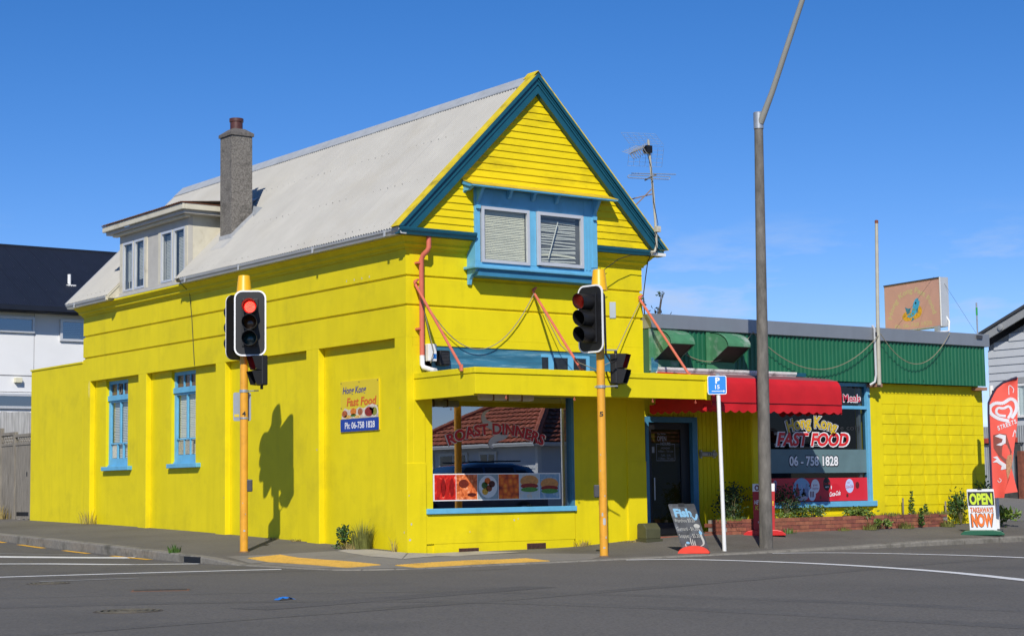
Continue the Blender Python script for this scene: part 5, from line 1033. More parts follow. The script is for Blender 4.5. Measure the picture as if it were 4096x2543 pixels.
def cable(pts, label, r_=.008, mat=CAB, sag=None):
    if sag is not None:
        a, b = V3(pts[0]), V3(pts[1]); pts = [a.lerp(b, t)+V3((0, 0, -sag*4*t*(1-t))) for t in [i/20 for i in range(21)]]
    return thing('cable', MB().tube(pts, r_, 6), mat, label, 'cable', 'loose cables', smooth=True)
cable([(.18, -.07, 4.24), (2.54, -.07, 4.27)], 'fawn cable sagging between the first and second canopy stays', sag=.98)
cable([(2.56, -.06, 4.26), (3.0, -.18, 3.4), (3.35, -.25, 3.1), (3.7, -.25, 3.0), (4.1, -.2, 3.15), (4.5, -.12, 3.7), (4.9, -.06, 4.25)], 'fawn cable dipping behind the right traffic light to the third stay')
cable([(4.93, -.08, 4.25), (7.35, -.36, 3.78)], 'fawn cable sagging across the two exhaust hoods', sag=.78)
cable([(7.40, -.30, 3.8), (10.76, -.34, 3.86)], 'fawn cable in a long sag across the green parapet', sag=.68)
cable([(10.82, -.34, 3.9), (12.95, -.30, 4.02)], 'fawn cable looping from the mast to the rooftop sign', sag=.62)
cable([(.19, -.10, 4.24), (.3, -.14, 3.7), (.42, -.16, 3.2), (.40, -.1, 3.02)], 'short fawn cable dropping beside the salmon downpipe')
BKC = M('black_cable', (.012, .012, .014), .6)
cable([(4.95, -.34, 5.1), (5.06, -.1, 4.95), (5.05, -.05, 4.7), (5.0, -.03, 4.35), (5.02, -.03, 4.1), (5.02, -.03, 3.0)], 'black cable running down the right edge of the gable wall', .009, BKC)
cable([(4.9, -.33, 5.04), (4.5, -.3, 5.02), (4.2, -.32, 4.93), (3.85, -.3, 4.70), (3.6, -.36, 4.66)], 'thin wires strung under the right gutter to the bay window', .007, BKC)
cable([(3.55, -.37, 4.72), (3.75, -.38, 4.74), (3.6, -.37, 4.62), (3.8, -.38, 4.60), (3.62, -.37, 4.56), (3.9, -.36, 4.66)], 'tangle of black wire by the bay window sill', .007, BKC)
cable([(12.0, .3, 4.1), (13.35, .4, 5.25)], 'hair-thin guy wire left of the rooftop sign', .0025, BKC, sag=0); cable([(13.55, .4, 5.25), (13.95, -.15, 4.05)], 'hair-thin guy wire right of the rooftop sign', .0025, BKC, sag=0)
cable([(-.2, 7.72, 5.06), (-.03, 7.70, 4.9), (-.02, 7.62, 4.4), (-.02, 7.50, 3.46)], 'thin dark wire hanging down the side wall below the dormer', .006, BKC)
AN = T('tv_aerial', 'television aerial mast with wire reflector at the gable foot', 'aerial', (5.0, -.34, 5.09)); ALM = M('dull_aluminium', (.42, .42, .40), .45, .1, 8, metal=.4)
P('mast', MB().tube([(4.93, -.34, 5.10), (5.0, -.36, 5.11), (5.04, -.37, 5.2), (5.035, -.37, 5.5), (5.0, -.36, 6.15), (4.91, -.36, 7.1)], [.024]*3+[.022]*3, 8), M('cream_pipe', (.42, .40, .32)), AN, smooth=True)
rf = MB(); c0 = V3((4.92, -.30, 7.0)); ux = V3((.93, -.36, 0)).normalized()
for sgn in (1, -1):
    tl = (V3((.10, .34, .3*sgn)) if sgn > 0 else V3((.05, .12, -.34)))
    for k in range(7): rf.tube([c0+ux*(-.32+k*.107)+V3((0, 0, .03*sgn)), c0+ux*(-.32+k*.107)+tl], .0024, 4)
    for k in range(6): q = tl*(k/5); rf.tube([c0-ux*.32+q, c0+ux*.32+q], .0024, 4)
P('reflector', rf, GALV, AN)
bm = MB().tube([c0+V3((.05, .05, .02)), V3((4.26, -.62, 6.74))], .014, 6); P('uhf_boom', bm, M('dark_boom', (.12, .11, .10), .6), AN)
el = MB(); a0, a1 = V3((4.75, -.40, 6.93)), V3((4.26, -.62, 6.74))
for k in range(7):
    p = a0.lerp(a1, k/6)
    for s_ in (1, -1): el.tube([p, p+V3((-.06, .11*s_, .05*s_))*1.2], .006, 4); el.tube([p, p+V3((.07, -.02, .09*s_))*1.1], .006, 4)
P('uhf_elements', el, ALM, AN); P('dipole_box', MB().box(4.83, -.42, 6.86, 4.95, -.30, 6.99), BLK, AN)
vh = MB().tube([(4.78, -.40, 6.36), (5.1, -.33, 6.50)], .016, 6); P('vhf_boom', vh, M('dark_boom', (.12, .11, .10)), AN)
P('folded_dipole', MB().tube([(4.38, -.42, 6.36), (5.32, -.42, 6.42), (5.36, -.42, 6.46), (5.32, -.42, 6.47), (4.40, -.42, 6.41), (4.36, -.42, 6.38), (4.38, -.42, 6.36)], .008, 5).tube([(4.54, -.32, 6.47), (5.58, -.32, 6.55)], .008, 5), ALM, AN)
P('stay', MB().tube([(5.0, -.36, 6.14), (4.45, .2, 5.98)], .012, 5).tube([(5.0, -.36, 6.25), (4.62, -.1, 5.80)], .012, 5), M('rusty_tube', (.25, .18, .14), .7), AN); P('mast_box', MB().box(5.0, -.43, 5.46, 5.10, -.36, 5.56), CRM, AN)
P('downlead', MB().tube([(4.88, -.36, 6.85), (4.95, -.38, 6.6), (4.97, -.40, 6.0), (5.06, -.40, 5.6), (4.98, -.40, 5.35), (5.04, -.4, 5.05)], .006, 5), BKC, AN)
# devices over the canopy
thing('electrical_box', MB().box(.37, -.09, 3.05, .53, .01, 3.33), WHT, 'white electrical box with a blue sticker beside the downpipe', 'electrical box', bev=.01)
P('sticker', MB().box(.46, -.0925, 3.09, .52, -.09, 3.17), flat('sticker_blue', (.02, .16, .5)), bpy.data.objects['electrical_box'])
sk = thing('wall_speaker', MB().box(.56, -.14, 2.98, .76, .01, 3.23), BLK, 'small black louvred speaker above the canopy corner', 'speaker', bev=.02)
mm = MB(); [mm.box(.59, -.15, 3.02+k*.022, .73, -.138, 3.03+k*.022) for k in range(8)]; P('louvres', mm, DKG, sk)
# ================================================================== plants
LF = [M('leaf_dark', (.025, .055, .015), .55, .4, 14), M('leaf_mid', (.06, .13, .02), .5, .4, 14), M('leaf_lime', (.13, .19, .025), .5, .35, 14)]
STEM = M('plant_stem', (.10, .09, .035), .8, .2); DRY = M('dry_grass', (.30, .23, .08), .8, .35, 20); GRS = M('wild_grass', (.14, .15, .03), .7, .4, 14)
def leafquad(m, p, d, l, wd):
    d = V3(d).normalized(); s_ = d.cross(V3((random.uniform(-1, 1), random.uniform(-1, 1), random.uniform(-.3, 1)))).normalized()*wd; n_ = d.cross(s_).normalized()*l*.12
    m.add([p, p+d*l*.5+s_+n_, p+d*l, p+d*l*.5-s_+n_], [(0, 1, 2, 3)])
def shrub(name, base, rx, ry, h, n, ls_, mats, label, stems=5, droop=0, group='plants in the brick bed', cat='plant'):
    t = T(name, label, cat, base, 0, group); b = V3(base)
    sm = MB(); tips = []
    for k in range(stems):
        a = random.uniform(0, 2*math.pi); q = random.uniform(.2, .9); e = b+V3((rx*q*math.cos(a), ry*q*math.sin(a), h*random.uniform(.5, 1)))
        sm.tube([b, b.lerp(e, .5)+V3((0, 0, h*.1)), e], [.012, .008, .003], 5); tips.append(e)
    P('stem', sm, STEM, t)
    cl = [(b+V3((rx*random.uniform(-.8, .8), ry*random.uniform(-.8, .8), h*random.uniform(.15, .9))), random.uniform(.25, .5)) for _ in range(max(4, n//60))]+[(e, .3) for e in tips]
    ms = [MB() for _ in mats]
    for k in range(n):
        c, r_ = random.choice(cl); p = c+V3((random.gauss(0, rx*r_*.6), random.gauss(0, ry*r_*.6), random.gauss(0, h*r_*.45)))
        p.z = max(p.z, b.z+.01); d = (p-b); d.z = abs(d.z)*.4-droop; leafquad(random.choice(ms), p, d+V3((random.uniform(-.5, .5), random.uniform(-.5, .5), random.uniform(-.3, .5))), ls_*random.uniform(.6, 1.3), ls_*.28)
    for m_, mt_ in zip(ms, mats):
        if m_.v: P('foliage', m_, mt_, t)
    return t
def spire(name, base, h, n, ls_, mat, label, lean=(0, 0), group='plants in the brick bed'):
    t = T(name, label, 'weed', base, 0, group); b = V3(base); top = b+V3((lean[0], lean[1], h)); P('stem', MB().tube([b, b.lerp(top, .5)+V3((.01, 0, 0)), top], [.009, .006, .003], 5), STEM, t)
    m = MB()
    for k in range(n):
        q = random.uniform(.05, 1); p = b.lerp(top, q); a = random.uniform(0, 6.28); leafquad(m, p, (math.cos(a), math.sin(a), random.uniform(-.1, .7)), ls_*(1.15-q*.6)*random.uniform(.7, 1.3), ls_*.22)
    P('foliage', m, mat, t); return t
def tuft(name, base, r_, h, n, mat, label, wd=.006, spread=.6, group='grass and weeds along the wall', cat='grass'):
    b = V3(base); m = MB()
    for k in range(n):
        a = random.uniform(0, 6.28); q = r_*math.sqrt(random.random()); p = b+V3((q*math.cos(a), q*math.sin(a), 0)); hh = h*random.uniform(.35, 1)*(1-.4*q/r_); o = V3((math.cos(a), math.sin(a), 0))*hh*spread*random.uniform(.1, 1)
        s_ = V3((-math.sin(a+random.uniform(-1, 1)), math.cos(a), 0))*wd; mid = p+o*.35+V3((0, 0, hh*.6)); tip = p+o+V3((0, 0, hh))
        m.add([p-s_, p+s_, mid+s_*.7, tip, mid-s_*.7], [(0, 1, 2, 4), (4, 2, 3)])
    o = thing(name, m, mat, label, cat, group, loc=base); return o
S0 = .36
shrub('shrub', (6.95, -.12, S0), .36, .14, .56, 900, .06, [LF[0]], 'dark bushy shrub in the shade left of the lamp pole')
shrub('shrub', (8.35, -.10, S0), .42, .09, .50, 800, .05, [LF[0], LF[0]], 'dark shrub just right of the lamp pole against the red poster')
shrub('ground_cover', (8.05, -.24, S0), .3, .08, .10, 160, .055, [LF[2], LF[1]], 'low lime-green plants on the bed edge by the lamp pole', 3)
shrub('shrub', (8.95, -.20, S0), .42, .13, .20, 620, .05, [LF[1], LF[0], LF[2]], 'glossy green shrub spilling over the middle of the brick bed', 5, .25)
shrub('creeper', (10.3, -.26, S0-.02), .45, .12, .17, 360, .075, [LF[1], LF[2], LF[2]], 'broad-leaved light green weed below the right end of the blue sill', 4, .35)
shrub('weed_clump', (10.55, -.46, .13), .2, .08, .15, 200, .06, [LF[1], LF[2]], 'leafy weed clump at the foot of the bricks right of centre', 4)
spire('tall_weed', (11.72, -.2, S0-.05), .52, 110, .07, LF[1], 'tall leafy weed standing against the patterned blocks')
spire('weed', (12.12, -.2, S0-.05), .26, 80, .075, LF[1], 'shorter leafy weed right of the tall one')
spire('weed', (11.68, -.46, .14), .35, 110, .08, LF[1], 'leafy weed growing at the foot of the bricks below the tall weed')
shrub('corner_bush', (13.15, -.22, .16), .24, .16, .58, 420, .07, [LF[0], LF[1], LF[1]], 'bush at the end of the block wall left of the OPEN board', 6)
shrub('bush', (14.1, .15, .2), .28, .3, .72, 400, .08, [LF[1], LF[2]], 'bush behind the OPEN board at the wall corner', 5, group='plants by the yard')
shrub('yard_plant', (13.75, -.75, .12), .32, .3, .32, 380, .1, [LF[1], LF[2]], 'leafy plant right of the white post', 4, group='plants by the yard')
shrub('yard_weed', (24.9, 8.4, .5), .35, .3, .25, 200, .1, [LF[1], LF[2]], 'small weed patch in front of the corrugated fence', 3, group='plants by the yard')
spk = MB().box(11.55, -.12, .3, 11.575, -.10, .70); thing('garden_stake', spk, TIMB, 'bleached wooden stake left of the tall weed', 'stake', 'garden stakes'); thing('garden_stake', MB().box(12.82, -.12, .3, 12.845, -.1, .62), TIMB, 'bleached wooden stake left of the corner bush', 'stake', 'garden stakes')
for k, (x, y, h, n, mt_, lb) in enumerate(((7.95, -.50, .16, 60, LF[1], 'small green weed beside the red board base'), (9.5, -.45, .12, 60, GRS, 'thin grass at the foot of the bricks below the glossy shrub'), (10.2, -.47, .2, 140, GRS, 'dry grass at the foot of the bricks below the creeper'), (11.2, -.48, .2, 160, GRS, 'grass at the foot of the bricks below the window pilaster'), (12.45, -.47, .22, 150, GRS, 'grass at the right end of the brick bed'))):
    tuft('grass_tuft', (x, y, foot(x, y)), .16, h, n, mt_, lb, .008, .8)
for x, lb in ((6.7, 'tuft on the left corner of the brick bed'), (11.0, 'grass along the bed top under the pilaster'), (11.9, 'grass along the bed top under the patterned blocks'), (12.5, 'grass on the bed top at its right end')): tuft('bed_grass', (x, -.28, S0), .28, .12, 160, GRS if x > 8 else LF[2], lb, .006, .8)
shrub('wall_weed', (-.2, 1.60, foot(-.2, 1.6)), .15, .2, .30, 360, .065, [LF[0], LF[1]], 'leafy dark green weed at the foot of the side wall', 5, group='grass and weeds along the wall')
tuft('grass_clump', (-.10, 1.22, foot(-.1, 1.22)), .17, .58, 420, GRS, 'tall feathery grass clump at the foot of the side wall', .005, .55); tuft('dry_grass', (-.14, 1.35, foot(-.1, 1.3)), .24, .22, 260, DRY, 'straw-coloured dead grass round the grass clump', .006, .9)
tuft('dry_weed', (3.5, -.06, foot(3.5, -.06)), .16, .18, 90, DRY, 'dry straw weed under the display window right corner', .005, 1.1); tuft('dry_weed', (4.45, -.2, foot(4.45, -.2)), .22, .05, 90, DRY, 'flattened dry grass left of the utility cabinet', .006, 1.5)
tuft('dry_weed', (-.06, .32, foot(0, .3)), .05, .34, 26, DRY, 'thin dead stalk at the corner pier', .005, .4); tuft('dry_weed', (-.05, 12.45, foot(0, 12.4)), .2, .45, 60, DRY, 'dead stalks at the far end pier of the side wall', .006, .6)
tuft('dry_weed', (-.06, 4.3, foot(0, 4.3)), .12, .07, 40, DRY, 'dry leaves where the pole shadow meets the wall', .008, 1.3); tuft('dry_weed', (-.05, 3.5, foot(0, 3.5)), .1, .08, 40, DRY, 'dry leaves by the third pier of the side wall', .008, 1.3); tuft('kerb_weed', (-2.42, 3.35, foot(-2.42, 3.3)), .1, .2, 50, LF[1], 'small green weed growing from the kerb near the drain', .012, .6)
tuft('gate_grass', (-.12, 17.6, foot(-.1, 17.6)), .35, .5, 160, DRY, 'yellowed grass at the foot of the timber gate', .008, .5)
# ================================================================== timber gate and fence on the left
GT = T('timber_gate', 'weathered grey timber gate with lattice top beside the yellow extension', 'gate', (.1, 17.1, foot(0, 17.1)))
for y0, y1, zt in ((16.05, 17.15, 2.44), (17.27, 18.1, 2.50)):
    n = int((y1-y0)/.14); 
    for k in range(n):
        w_ = (y1-y0)/n; P('paling', MB().box(.1, y0+k*w_+.004, .42+random.uniform(0, .03), .122+random.uniform(0, .006), y0+(k+1)*w_-.004, 2.18), TIMB, GT)
    P('rail', MB().box(.085, y0, 2.18, .13, y1, 2.24).box(.08, y0, zt-.07, .135, y1, zt), TIMB, GT)
    mm = MB(); k = y0
    while k < y1-.12: mm.tube([(.105, k, 2.24), (.105, k+.14, zt-.07)], .012, 4); mm.tube([(.115, k+.14, 2.24), (.115, k, zt-.07)], .012, 4); k += .11
    P('lattice', mm, TIMB, GT)
for y, zt in ((16.02, 2.62), (17.21, 2.50), (18.12, 2.62)): P('post', MB().box(.07, y-.05, .3, .16, y+.05, zt), TIMB, GT)
P('flap_opening', MB().box(.095, 16.3, .52, .0995, 17.05, .61), BLK, GT); P('latch_hole', MB().box(.095, 16.40, 1.44, .099, 16.45, 1.54), BLK, GT)
FN = T('paling_fence', 'tall pale grey paling fence below the white house', 'fence', (2, 19.5, .5))
for k in range(34): x = -.6+k*.15; P('paling', MB().box(x+.004, 19.5+random.uniform(0, .01), .3, x+.146, 19.53, 3.09+random.uniform(-.02, .02)), M('pale_timber', (.42, .42, .42), .85, .2, 5, .3, 30, map_=(5, 5, .5)), FN)
P('rail', MB().box(-.6, 19.54, 2.6, 4.5, 19.6, 2.7).box(-.6, 19.54, 1.2, 4.5, 19.6, 1.3), TIMB, FN)
# ================================================================== white house with navy roof
WH = T('white_house', 'white two-storey building with a dark navy metal roof', 'building', (6, 26, .5)); WP = M('white_panel', (.76, .765, .765), .5, .03, 1.5); NVY = M('navy_roof', (.012, .016, .028), .5, .12, 3, spec=.3)
P('wall_core', MB().box(.3, 24.02, .2, 13.9, 31.9, 6.2), M('house_joint', (.25, .25, .26), .8), WH)
for k in range(6):
    x0 = .4+k*2.8-.0; P('wall_panel', MB().box(3.2+(k-1)*2.8+.01, 24.0, 4.335, 3.2+k*2.8-.01, 24.03, 6.16), WP, WH)
    P('wall_panel', MB().box(3.2+(k-1)*2.8+.0, 23.99, 3.87, 3.2+k*2.8-.0, 24.03, 4.30), WP, WH); P('wall_panel', MB().box(3.2+(k-1)*2.8, 24.0, .3, 3.2+k*2.8, 24.03, 3.85), WP, WH)
for k in range(3): P('wall_panel', MB().box(.27, 24.05+k*2.62, .2, .3, 26.65+k*2.62, 6.12), WP, WH)
def wh_window(x0, x1, z0, z1, bl=False):
    o, F = casement('window', WH, (x0, 23.99, z0), (1, 0, 0), x1-x0, z1-z0, .07, ALU, .06, GLASSD)
    P('window_backing', sheet(MB(), F, [(.05, .05), (x1-x0-.05, .05), (x1-x0-.05, z1-z0-.05), (.05, z1-z0-.05)], .004), M('deep_blue_room', (.02, .035, .05), .6), o)
    if bl: blind(o, F, .08, .1, x1-x0-.08, z1-z0-.1, .012, .05, M('white_blind', (.40, .44, .46), .5), gap=.45)
wh_window(.9, 3.19, 5.52, 5.97); wh_window(3.94, 5.3, 5.33, 5.95, True); wh_window(1.0, 4.2, 3.40, 3.82)
P('wall_light', MB().box(2.62, 23.85, 4.12, 2.82, 24.0, 4.26), M('cream_lamp', (.65, .62, .45), .5), WH, bev=.01)
RN = corr_sheet('roof_sheet', .762, 5.15, .0762, .018, NVY); rd = V3((0, 4.55, 2.36)).normalized(); rm = Matrix((V3((1, 0, 0)), rd, V3((1, 0, 0)).cross(rd))).transposed()
rfw = P('roof', MB().add([(.0, 23.5, 6.16), (14.2, 23.5, 6.16), (14.2, 28.05, 8.50), (0, 28.05, 8.50), (14.2, 32.6, 6.16), (0, 32.6, 6.16)], [(0, 1, 2, 3), (3, 2, 4, 5), (0, 3, 5), (1, 4, 2)]), NVY, WH)
for k in range(19): piece('roof_sheet', RN, rfw, (0+k*.745, 23.46, 6.19), rm.to_euler())
P('gutter', MB().box(-.05, 23.38, 6.10, 14.25, 23.5, 6.24).box(-.05, 23.5, 6.08, 14.25, 24.0, 6.11), NVY, rfw); P('ridge', MB().box(0, 27.9, 8.50, 14.2, 28.2, 8.56), NVY, rfw)
mm = MB(); [mm.box(.2+i*.38+(.19 if j % 2 else 0), 23.9+j*.8, 6.425+j*.415, .213+i*.38+(.19 if j % 2 else 0), 23.912+j*.8, 6.445+j*.415) for i in range(30) for j in range(5)]; so_ = P('roof_screws', mm, M('dull_roof_screw', (.06, .065, .075), .6), rfw); so_['kind'] = 'stuff'
P('vent_pipe', MB().tube([(4.75, 25.3, 7.0), (4.75, 25.3, 7.42)], .05, 10).box(4.62, 25.15, 7.02, 4.9, 25.4, 7.1), WHT, rfw)
# ================================================================== grey weatherboard house on the right
GH = T('grey_house', 'pale grey weatherboard house with a grey bargeboard at the right edge', 'house', (31, 5, .6)); GW = M('grey_weatherboard', (.50, .52, .54), .6, .04, 3); GB = M('grey_barge', (.30, .31, .31), .55, .05)
HXg = 26.0
P('wall_core', MB().prism([(HXg+.03, 1.0, .3), (HXg+.03, 9.1, .3), (HXg+.03, 9.1, 4.9), (HXg+.03, 5.05, 6.55), (HXg+.03, 1.0, 4.9)], (10, 0, 0)), M('house_core_grey', (.3, .31, .32), .8), GH)
z = 2.57
while z < 6.4:
    d_ = 0 if z+.22 < 4.9 else (z+.22-4.9)*2.45; y0, y1 = 1.0+d_, 9.1-d_
    if y1-y0 > .4: P('weatherboard', MB().add([(HXg-.03, y1, z), (HXg-.03, y0, z), (HXg-.004, y0, z+.222), (HXg-.004, y1, z+.222), (HXg+.02, y1, z), (HXg+.02, y0, z), (HXg+.02, y0, z+.222), (HXg+.02, y1, z+.222)], [(0, 1, 2, 3), (4, 5, 1, 0), (0, 3, 7, 4), (1, 5, 6, 2)]), GW, GH)
    z += .22
for s_ in (1, -1): P('barge_board', MB().prism([(HXg-.35, 5.05+s_*4.45, 4.80), (HXg-.35, 5.05, 6.62), (HXg-.35, 5.05, 6.86), (HXg-.35, 5.05+s_*4.45, 5.04)], (.05, 0, 0)), GB, GH)
P('roof', MB().prism([(HXg-.4, .45, 4.98), (HXg-.4, 5.05, 6.87), (HXg-.4, 9.65, 4.98), (HXg-.4, 9.65, 5.06), (HXg-.4, 5.05, 6.95), (HXg-.4, .45, 5.06)], (10.8, 0, 0)), M('dark_iron_roof', (.05, .052, .055), .6, .1), GH)
P('vent_cap', MB().lathe([(.09, 0), (.09, .03), (.04, .04)], (0, 0, 0), 12).xf(lambda p: (HXg-.36-p.z, 8.35-p.x, 5.38+p.y)), GB, GH)
o, F = casement('window', GH, (HXg-.04, 8.12, 2.80), (0, -1, 0), 1.9, .96, .07, WHT, .05, GLASS2)
mm = MB().grid(lambda u, v: tuple(F(.06+u*1.78, .06+v*.84, .004+.012*math.sin(u*60))), 90, 1); P('net_curtain', mm, M('pale_curtain', (.50, .56, .56), .8), o); P('head_trim', MB().box(HXg-.07, 6.1, 3.78, HXg-.03, 8.3, 3.94), GB, GH)
# corrugated yard fence
YF = T('corrugated_fence', 'grey corrugated iron yard fence with a faded red sign strip', 'fence', (HXg-.3, 7, .5)); CI = M('old_corrugated_iron', (.34, .36, .37), .5, .12, 4, metal=.3, streak=.15)
FX = HXg-.28; FSH = corr_sheet('fence_sheet', .76, 1.75, .0762, .02, CI); mf = Matrix((V3((0, -1, 0)), V3((0, 0, 1)), V3((-1, 0, 0)))).transposed()
for k in range(9): piece('fence_sheet', FSH, YF, (FX, 10.6-k*.745, .82), mf.to_euler())
P('rail', MB().box(FX-.06, 7.75, 2.06, FX-.03, 10.5, 2.09), BLK, YF); rsn = P('red_strip', MB().box(FX-.08, 7.95, 2.10, FX-.04, 10.3, 2.24), M('faded_red_strip', (.45, .06, .035), .6, .2, 6), YF)
P('lettering', txt('PARK', frame((FX-.085, 8.25, 2.17), (0, -1, 0), (0, 0, 1)), 0, 0, .10, .42, .02), flat('strip_pale', (.5, .35, .3)), rsn)
P('plinth', MB().box(FX-.12, 4.0, .3, FX+.02, 10.6, .80), M('dark_plinth', (.06, .06, .055), .8, .3, 5), YF); P('post', MB().box(FX-.2, 7.72, .3, FX-.06, 7.86, 1.85), M('rusty_post', (.19, .06, .035), .8, .3, 8), YF)
P('dark_gap', MB().box(FX-.06, 7.86, .8, FX-.035, 8.05, 2.05), M('dark_plinth', (.06, .06, .055)), YF)
# ================================================================== trees behind
def tree(name, base, h, r_, n, label, bare=False, ls_=.22):
    t = T(name, label, 'tree', base, 0, 'trees behind the buildings'); b = V3(base); tk = MB(); ends = []
    tk.tube([b, b+V3((.1, 0, h*.3)), b+V3((.0, .1, h*.6))], [.14, .1, .07], 8)
    for k in range(14):
        a = random.uniform(0, 6.28); s_ = b+V3((0, 0, h*random.uniform(.3, .6))); e = b+V3((math.cos(a)*r_*random.uniform(.4, 1), math.sin(a)*r_*random.uniform(.4, 1), h*random.uniform(.65, 1)))
        tk.tube([s_, s_.lerp(e, .5)+V3((0, 0, .2)), e], [.05, .03, .012], 5); ends.append(e)
        for q in range(4): f_ = e+V3((random.uniform(-.4, .4), random.uniform(-.4, .4), random.uniform(-.1, .5)))*r_*.35; tk.tube([s_.lerp(e, random.uniform(.5, .95)), f_], [.015, .006], 4); ends.append(f_)
    P('trunk', tk, M('bark', (.09, .075, .06), .9, .3), t); ms = [MB(), MB()]
    for k in range(n):
        e = random.choice(ends); s_ = .09 if bare else .28; p = e+V3((random.gauss(0, s_*r_), random.gauss(0, s_*r_), random.gauss(0, s_*r_*.7))); leafquad(random.choice(ms), p, (random.uniform(-1, 1), random.uniform(-1, 1), random.uniform(-.6, .6)), ls_*random.uniform(.6, 1.3), ls_*.3)
    P('crown', ms[0], LF[0], t); P('crown', ms[1], M('leaf_bronze', (.05, .045, .025), .6, .4) if bare else LF[1], t)
tree('bare_tree', (16.6, 13.2, .5), 5.9, .75, 150, 'sparse twiggy tree showing just over the grey parapet cap', True, .13)
#tree('far_tree', (50.5, 26, .5), 7.6, 2.2, 1500, 'dark green tree beyond the grey house roof', ls_=.4)
# ================================================================== across the street (seen in the shop glass)
RH = T('tiled_house', 'white weatherboard house with a red tiled hip roof across the street', 'house', (25, -26, -.1)); HW = M('house_white', (.62, .64, .66), .6, .04, 2)
HX0, HX1, HY0, HY1, HZ = 19.5, 31.0, -22.0, -29.0, 2.45
P('wall_core', MB().box(HX0, HY1, -.2, HX1, HY0, HZ), HW, RH); z = .2
while z < 2.4:
    P('weatherboard', MB().add([(HX0-.03, HY0+.03, z), (HX0-.03, HY1, z), (HX0-.005, HY1, z+.18), (HX0-.005, HY0+.03, z+.18), (HX0, HY0+.03, z), (HX0, HY1, z)], [(0, 1, 2, 3), (5, 4, 0, 1)][:1]+[(0, 4, 5, 1)]), HW, RH)
    P('weatherboard', MB().add([(HX0-.03, HY0+.03, z), (HX1, HY0+.03, z), (HX1, HY0+.005, z+.18), (HX0-.005, HY0+.005, z+.18)], [(1, 0, 3, 2)]), HW, RH); z += .18
for y0, y1 in ((-25.2, -24.2), (-27.6, -25.9), (-28.8, -28.0)):
    o = P('window', MB().box(HX0-.08, y0, .9, HX0-.01, y1, 2.25), WHT, RH); P('pane', MB().box(HX0-.09, y0+.1, 1.0, HX0-.075, (y0+y1)/2-.04, 2.15).box(HX0-.09, (y0+y1)/2+.04, 1.0, HX0-.075, y1-.1, 2.15), M('dark_pane', (.03, .035, .04), .1), o)
o = P('window', MB().box(21.6, HY0+.0, .9, 23.4, HY0+.08, 2.25), WHT, RH); P('pane', MB().box(21.7, HY0+.075, 1.0, 23.3, HY0+.09, 2.15), M('dark_pane', (.03, .035, .04), .1), o)
P('corner_board', MB().box(HX0-.06, HY0-.08, 0, HX0+.1, HY0+.06, HZ), WHT, RH)
TIL = M('red_clay_tile', (.42, .11, .055), .75, .3, 4, .3, 30, dirt='5a2a18', damt=.5, ds=1.5)
ex0, ex1, ey0, ey1 = HX0-.5, HX1+.5, HY0+.5, HY1-.5; rz = 4.75; half = (ey0-ey1)/2; ym = (ey0+ey1)/2
rf_ = P('roof', MB().add([(ex0, ey0, HZ), (ex1, ey0, HZ), (ex1, ey1, HZ), (ex0, ey1, HZ), (ex0+half, ym, rz), (ex1-half, ym, rz)], [(1, 0, 4, 5), (2, 1, 5), (3, 2, 5, 4), (0, 3, 4)]), TIL, RH)
for c_ in range(15):
    t0, t1 = c_/15, min(1, (c_+1.12)/15)
    def rowpt(u, t, lift): xa = ex0+half*t; xb = ex1-half*t; x = xa+(xb-xa)*u; return (x, ey0+(ym-ey0)*t, HZ+(rz-HZ)*t+lift+.03*abs(math.sin(x*math.pi/.3)))
    P('tile_course', MB().grid(lambda u, v: rowpt(u, t0+(t1-t0)*v, .075-.055*v), 120, 1), TIL, rf_)
    def rowq(u, t, lift): ya = ey0-half*t; yb = ey1+half*t; y = ya+(yb-ya)*u; return (ex0+half*t, y, HZ+(rz-HZ)*t+lift+.03*abs(math.sin(y*math.pi/.3)))
    P('tile_course', MB().grid(lambda u, v: rowq(u, t0+(t1-t0)*v, .075-.055*v), 120, 1), TIL, rf_)
P('hip_cap', MB().tube([(ex0, ey0, HZ+.08), (ex0+half, ym, rz+.1)], .12, 8), TIL, rf_); P('hip_cap', MB().tube([(ex0, ey1, HZ+.08), (ex0+half, ym, rz+.1)], .12, 8), TIL, rf_); P('ridge_tiles', MB().tube([(ex0+half, ym, rz+.1), (ex1-half, ym, rz+.1)], .12, 8), TIL, rf_)
P('gutter', gutter(MB(), (ex0+.05, ey0, 0), (ex0+.05, ey1, 0), (-1, 0, 0), HZ-.08, .12, .12), WHT, RH); P('gutter', gutter(MB(), (ex0, ey0-.05, 0), (ex1, ey0-.05, 0), (0, 1, 0), HZ-.08, .12, .12), WHT, RH); P('soffit', MB().box(ex0, ey1, HZ-.03, ex1, ey0, HZ-.002), WHT, RH)
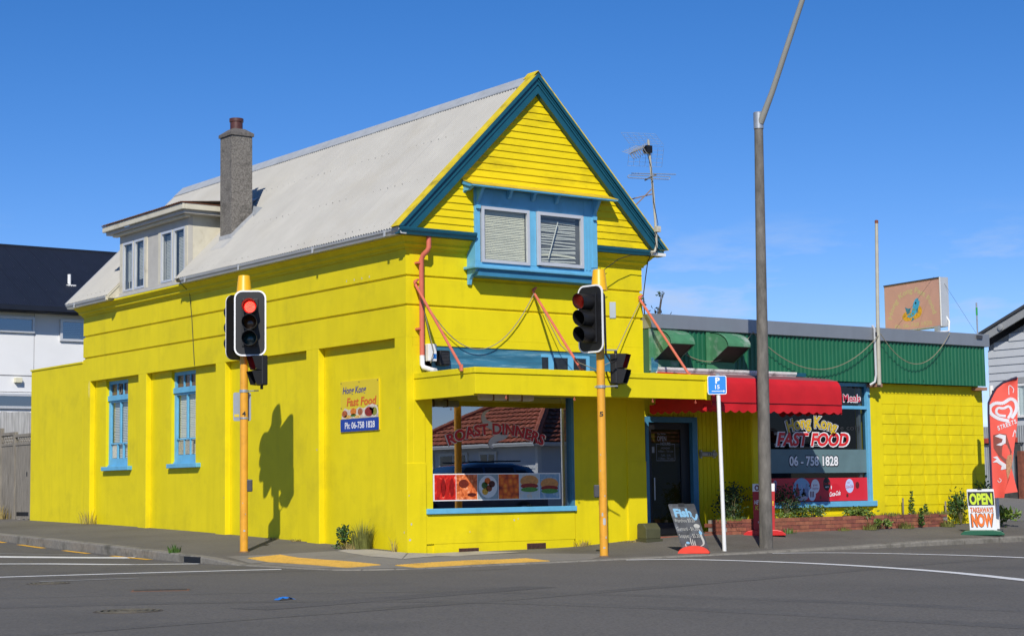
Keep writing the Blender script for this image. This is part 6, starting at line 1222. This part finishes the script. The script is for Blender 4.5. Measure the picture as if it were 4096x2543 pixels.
# dark blue estate car parked opposite
CR = T('blue_estate_car', 'dark blue sport utility car parked across the street', 'car', (13.3, -17.6, -.10)); CR.scale = (1.08, 1.06, 1.07); PNT = M('navy_car_paint', (.02, .05, .11), .25, .05, 3, coat=.8)
def carsec(x, pts): return [(x, y, z) for y, z in pts]
secs = []
for x, zb, zh, zr, wb, wr in ((-2.35, .45, .80, .82, .70, .66), (-2.25, .32, .92, .96, .86, .78), (-1.45, .28, 1.04, 1.08, .92, .80), (-1.0, .28, 1.08, 1.12, .93, .78), (-.35, .28, 1.08, 1.62, .93, .62), (.3, .28, 1.08, 1.72, .93, .63), (1.4, .28, 1.08, 1.70, .93, .62), (1.95, .30, 1.08, 1.60, .92, .60), (2.30, .34, 1.06, 1.12, .88, .74), (2.38, .45, .95, .98, .76, .7)):
    h = [(-wb+.06, zb), (-wb, zb+.15), (-wb, zh-.1), (-wb+.03, zh), (-wr, zr-.06), (-wr+.12, zr), (wr-.12, zr), (wr, zr-.06), (wb-.03, zh), (wb, zh-.1), (wb, zb+.15), (wb-.06, zb)]; secs.append(carsec(x, h))
m = MB(); k = len(secs[0]); m.add([p for s_ in secs for p in s_], [(i*k+j, i*k+(j+1) % k, (i+1)*k+(j+1) % k, (i+1)*k+j) for i in range(len(secs)-1) for j in range(k)]+[tuple(range(k-1, -1, -1)), tuple(range((len(secs)-1)*k, len(secs)*k))])
P('body', m, PNT, CR, smooth=True, world=False)
CG = M('car_glass', (.006, .008, .012), .05, 0)
for s_ in (1, -1):
    for a_, b_ in (((-.72, 1.13), (.28, 1.60)), ((.36, 1.13), (1.3, 1.60)), ((1.38, 1.13), (1.9, 1.52))):
        x0, z0_ = a_; x1, z1_ = b_; yb = lambda z: s_*(.905-(z-1.08)*.47+.012); xs0 = x0+(.5 if x0 < -.5 else 0)
        P('side_window', MB().add([(x0, yb(z0_), z0_), (x1, yb(z0_), z0_), (x1-(.22 if x0 > 1.3 else 0), yb(z1_), z1_), (xs0, yb(z1_), z1_)], [(0, 1, 2, 3)]), CG, CR, world=False)
    for x in (-1.5, 1.45):
        w_ = P('wheel', MB().lathe([(.22, -.1), (.34, -.1), (.36, -.06), (.36, .06), (.34, .1), (.22, .1)], (0, 0, 0), 24).xf(lambda p: (x+p.x, s_*.84+p.z, .36+p.y)), M('tyre', (.015, .015, .016), .8), CR, world=False)
        P('rim', MB().lathe([(.22, -.105), (.2, -.11), (.05, -.115)], (0, 0, 0), 20).xf(lambda p: (x+p.x, s_*(.84-p.z), .36+p.y)), ALU, w_, world=False)
    P('headlight', MB().box(-2.34, s_*.5, .74, -2.24, s_*.78, .88), M('lamp_clear', (.6, .6, .6), .1), CR, world=False); P('tail_light', MB().box(2.28, s_*.62, .85, 2.37, s_*.84, 1.05), M('lamp_red', (.3, .01, .01), .2), CR, world=False)
P('roof_rail', MB().tube([(-.1, .6, 1.74), (1.6, .6, 1.76)], .02, 6).tube([(-.1, -.6, 1.74), (1.6, -.6, 1.76)], .02, 6), BLK, CR, world=False); P('windscreen', MB().add([(-.98, -.72, 1.14), (-.98, .72, 1.14), (-.40, .58, 1.58), (-.40, -.58, 1.58)], [(0, 1, 2, 3)]), CG, CR, world=False)
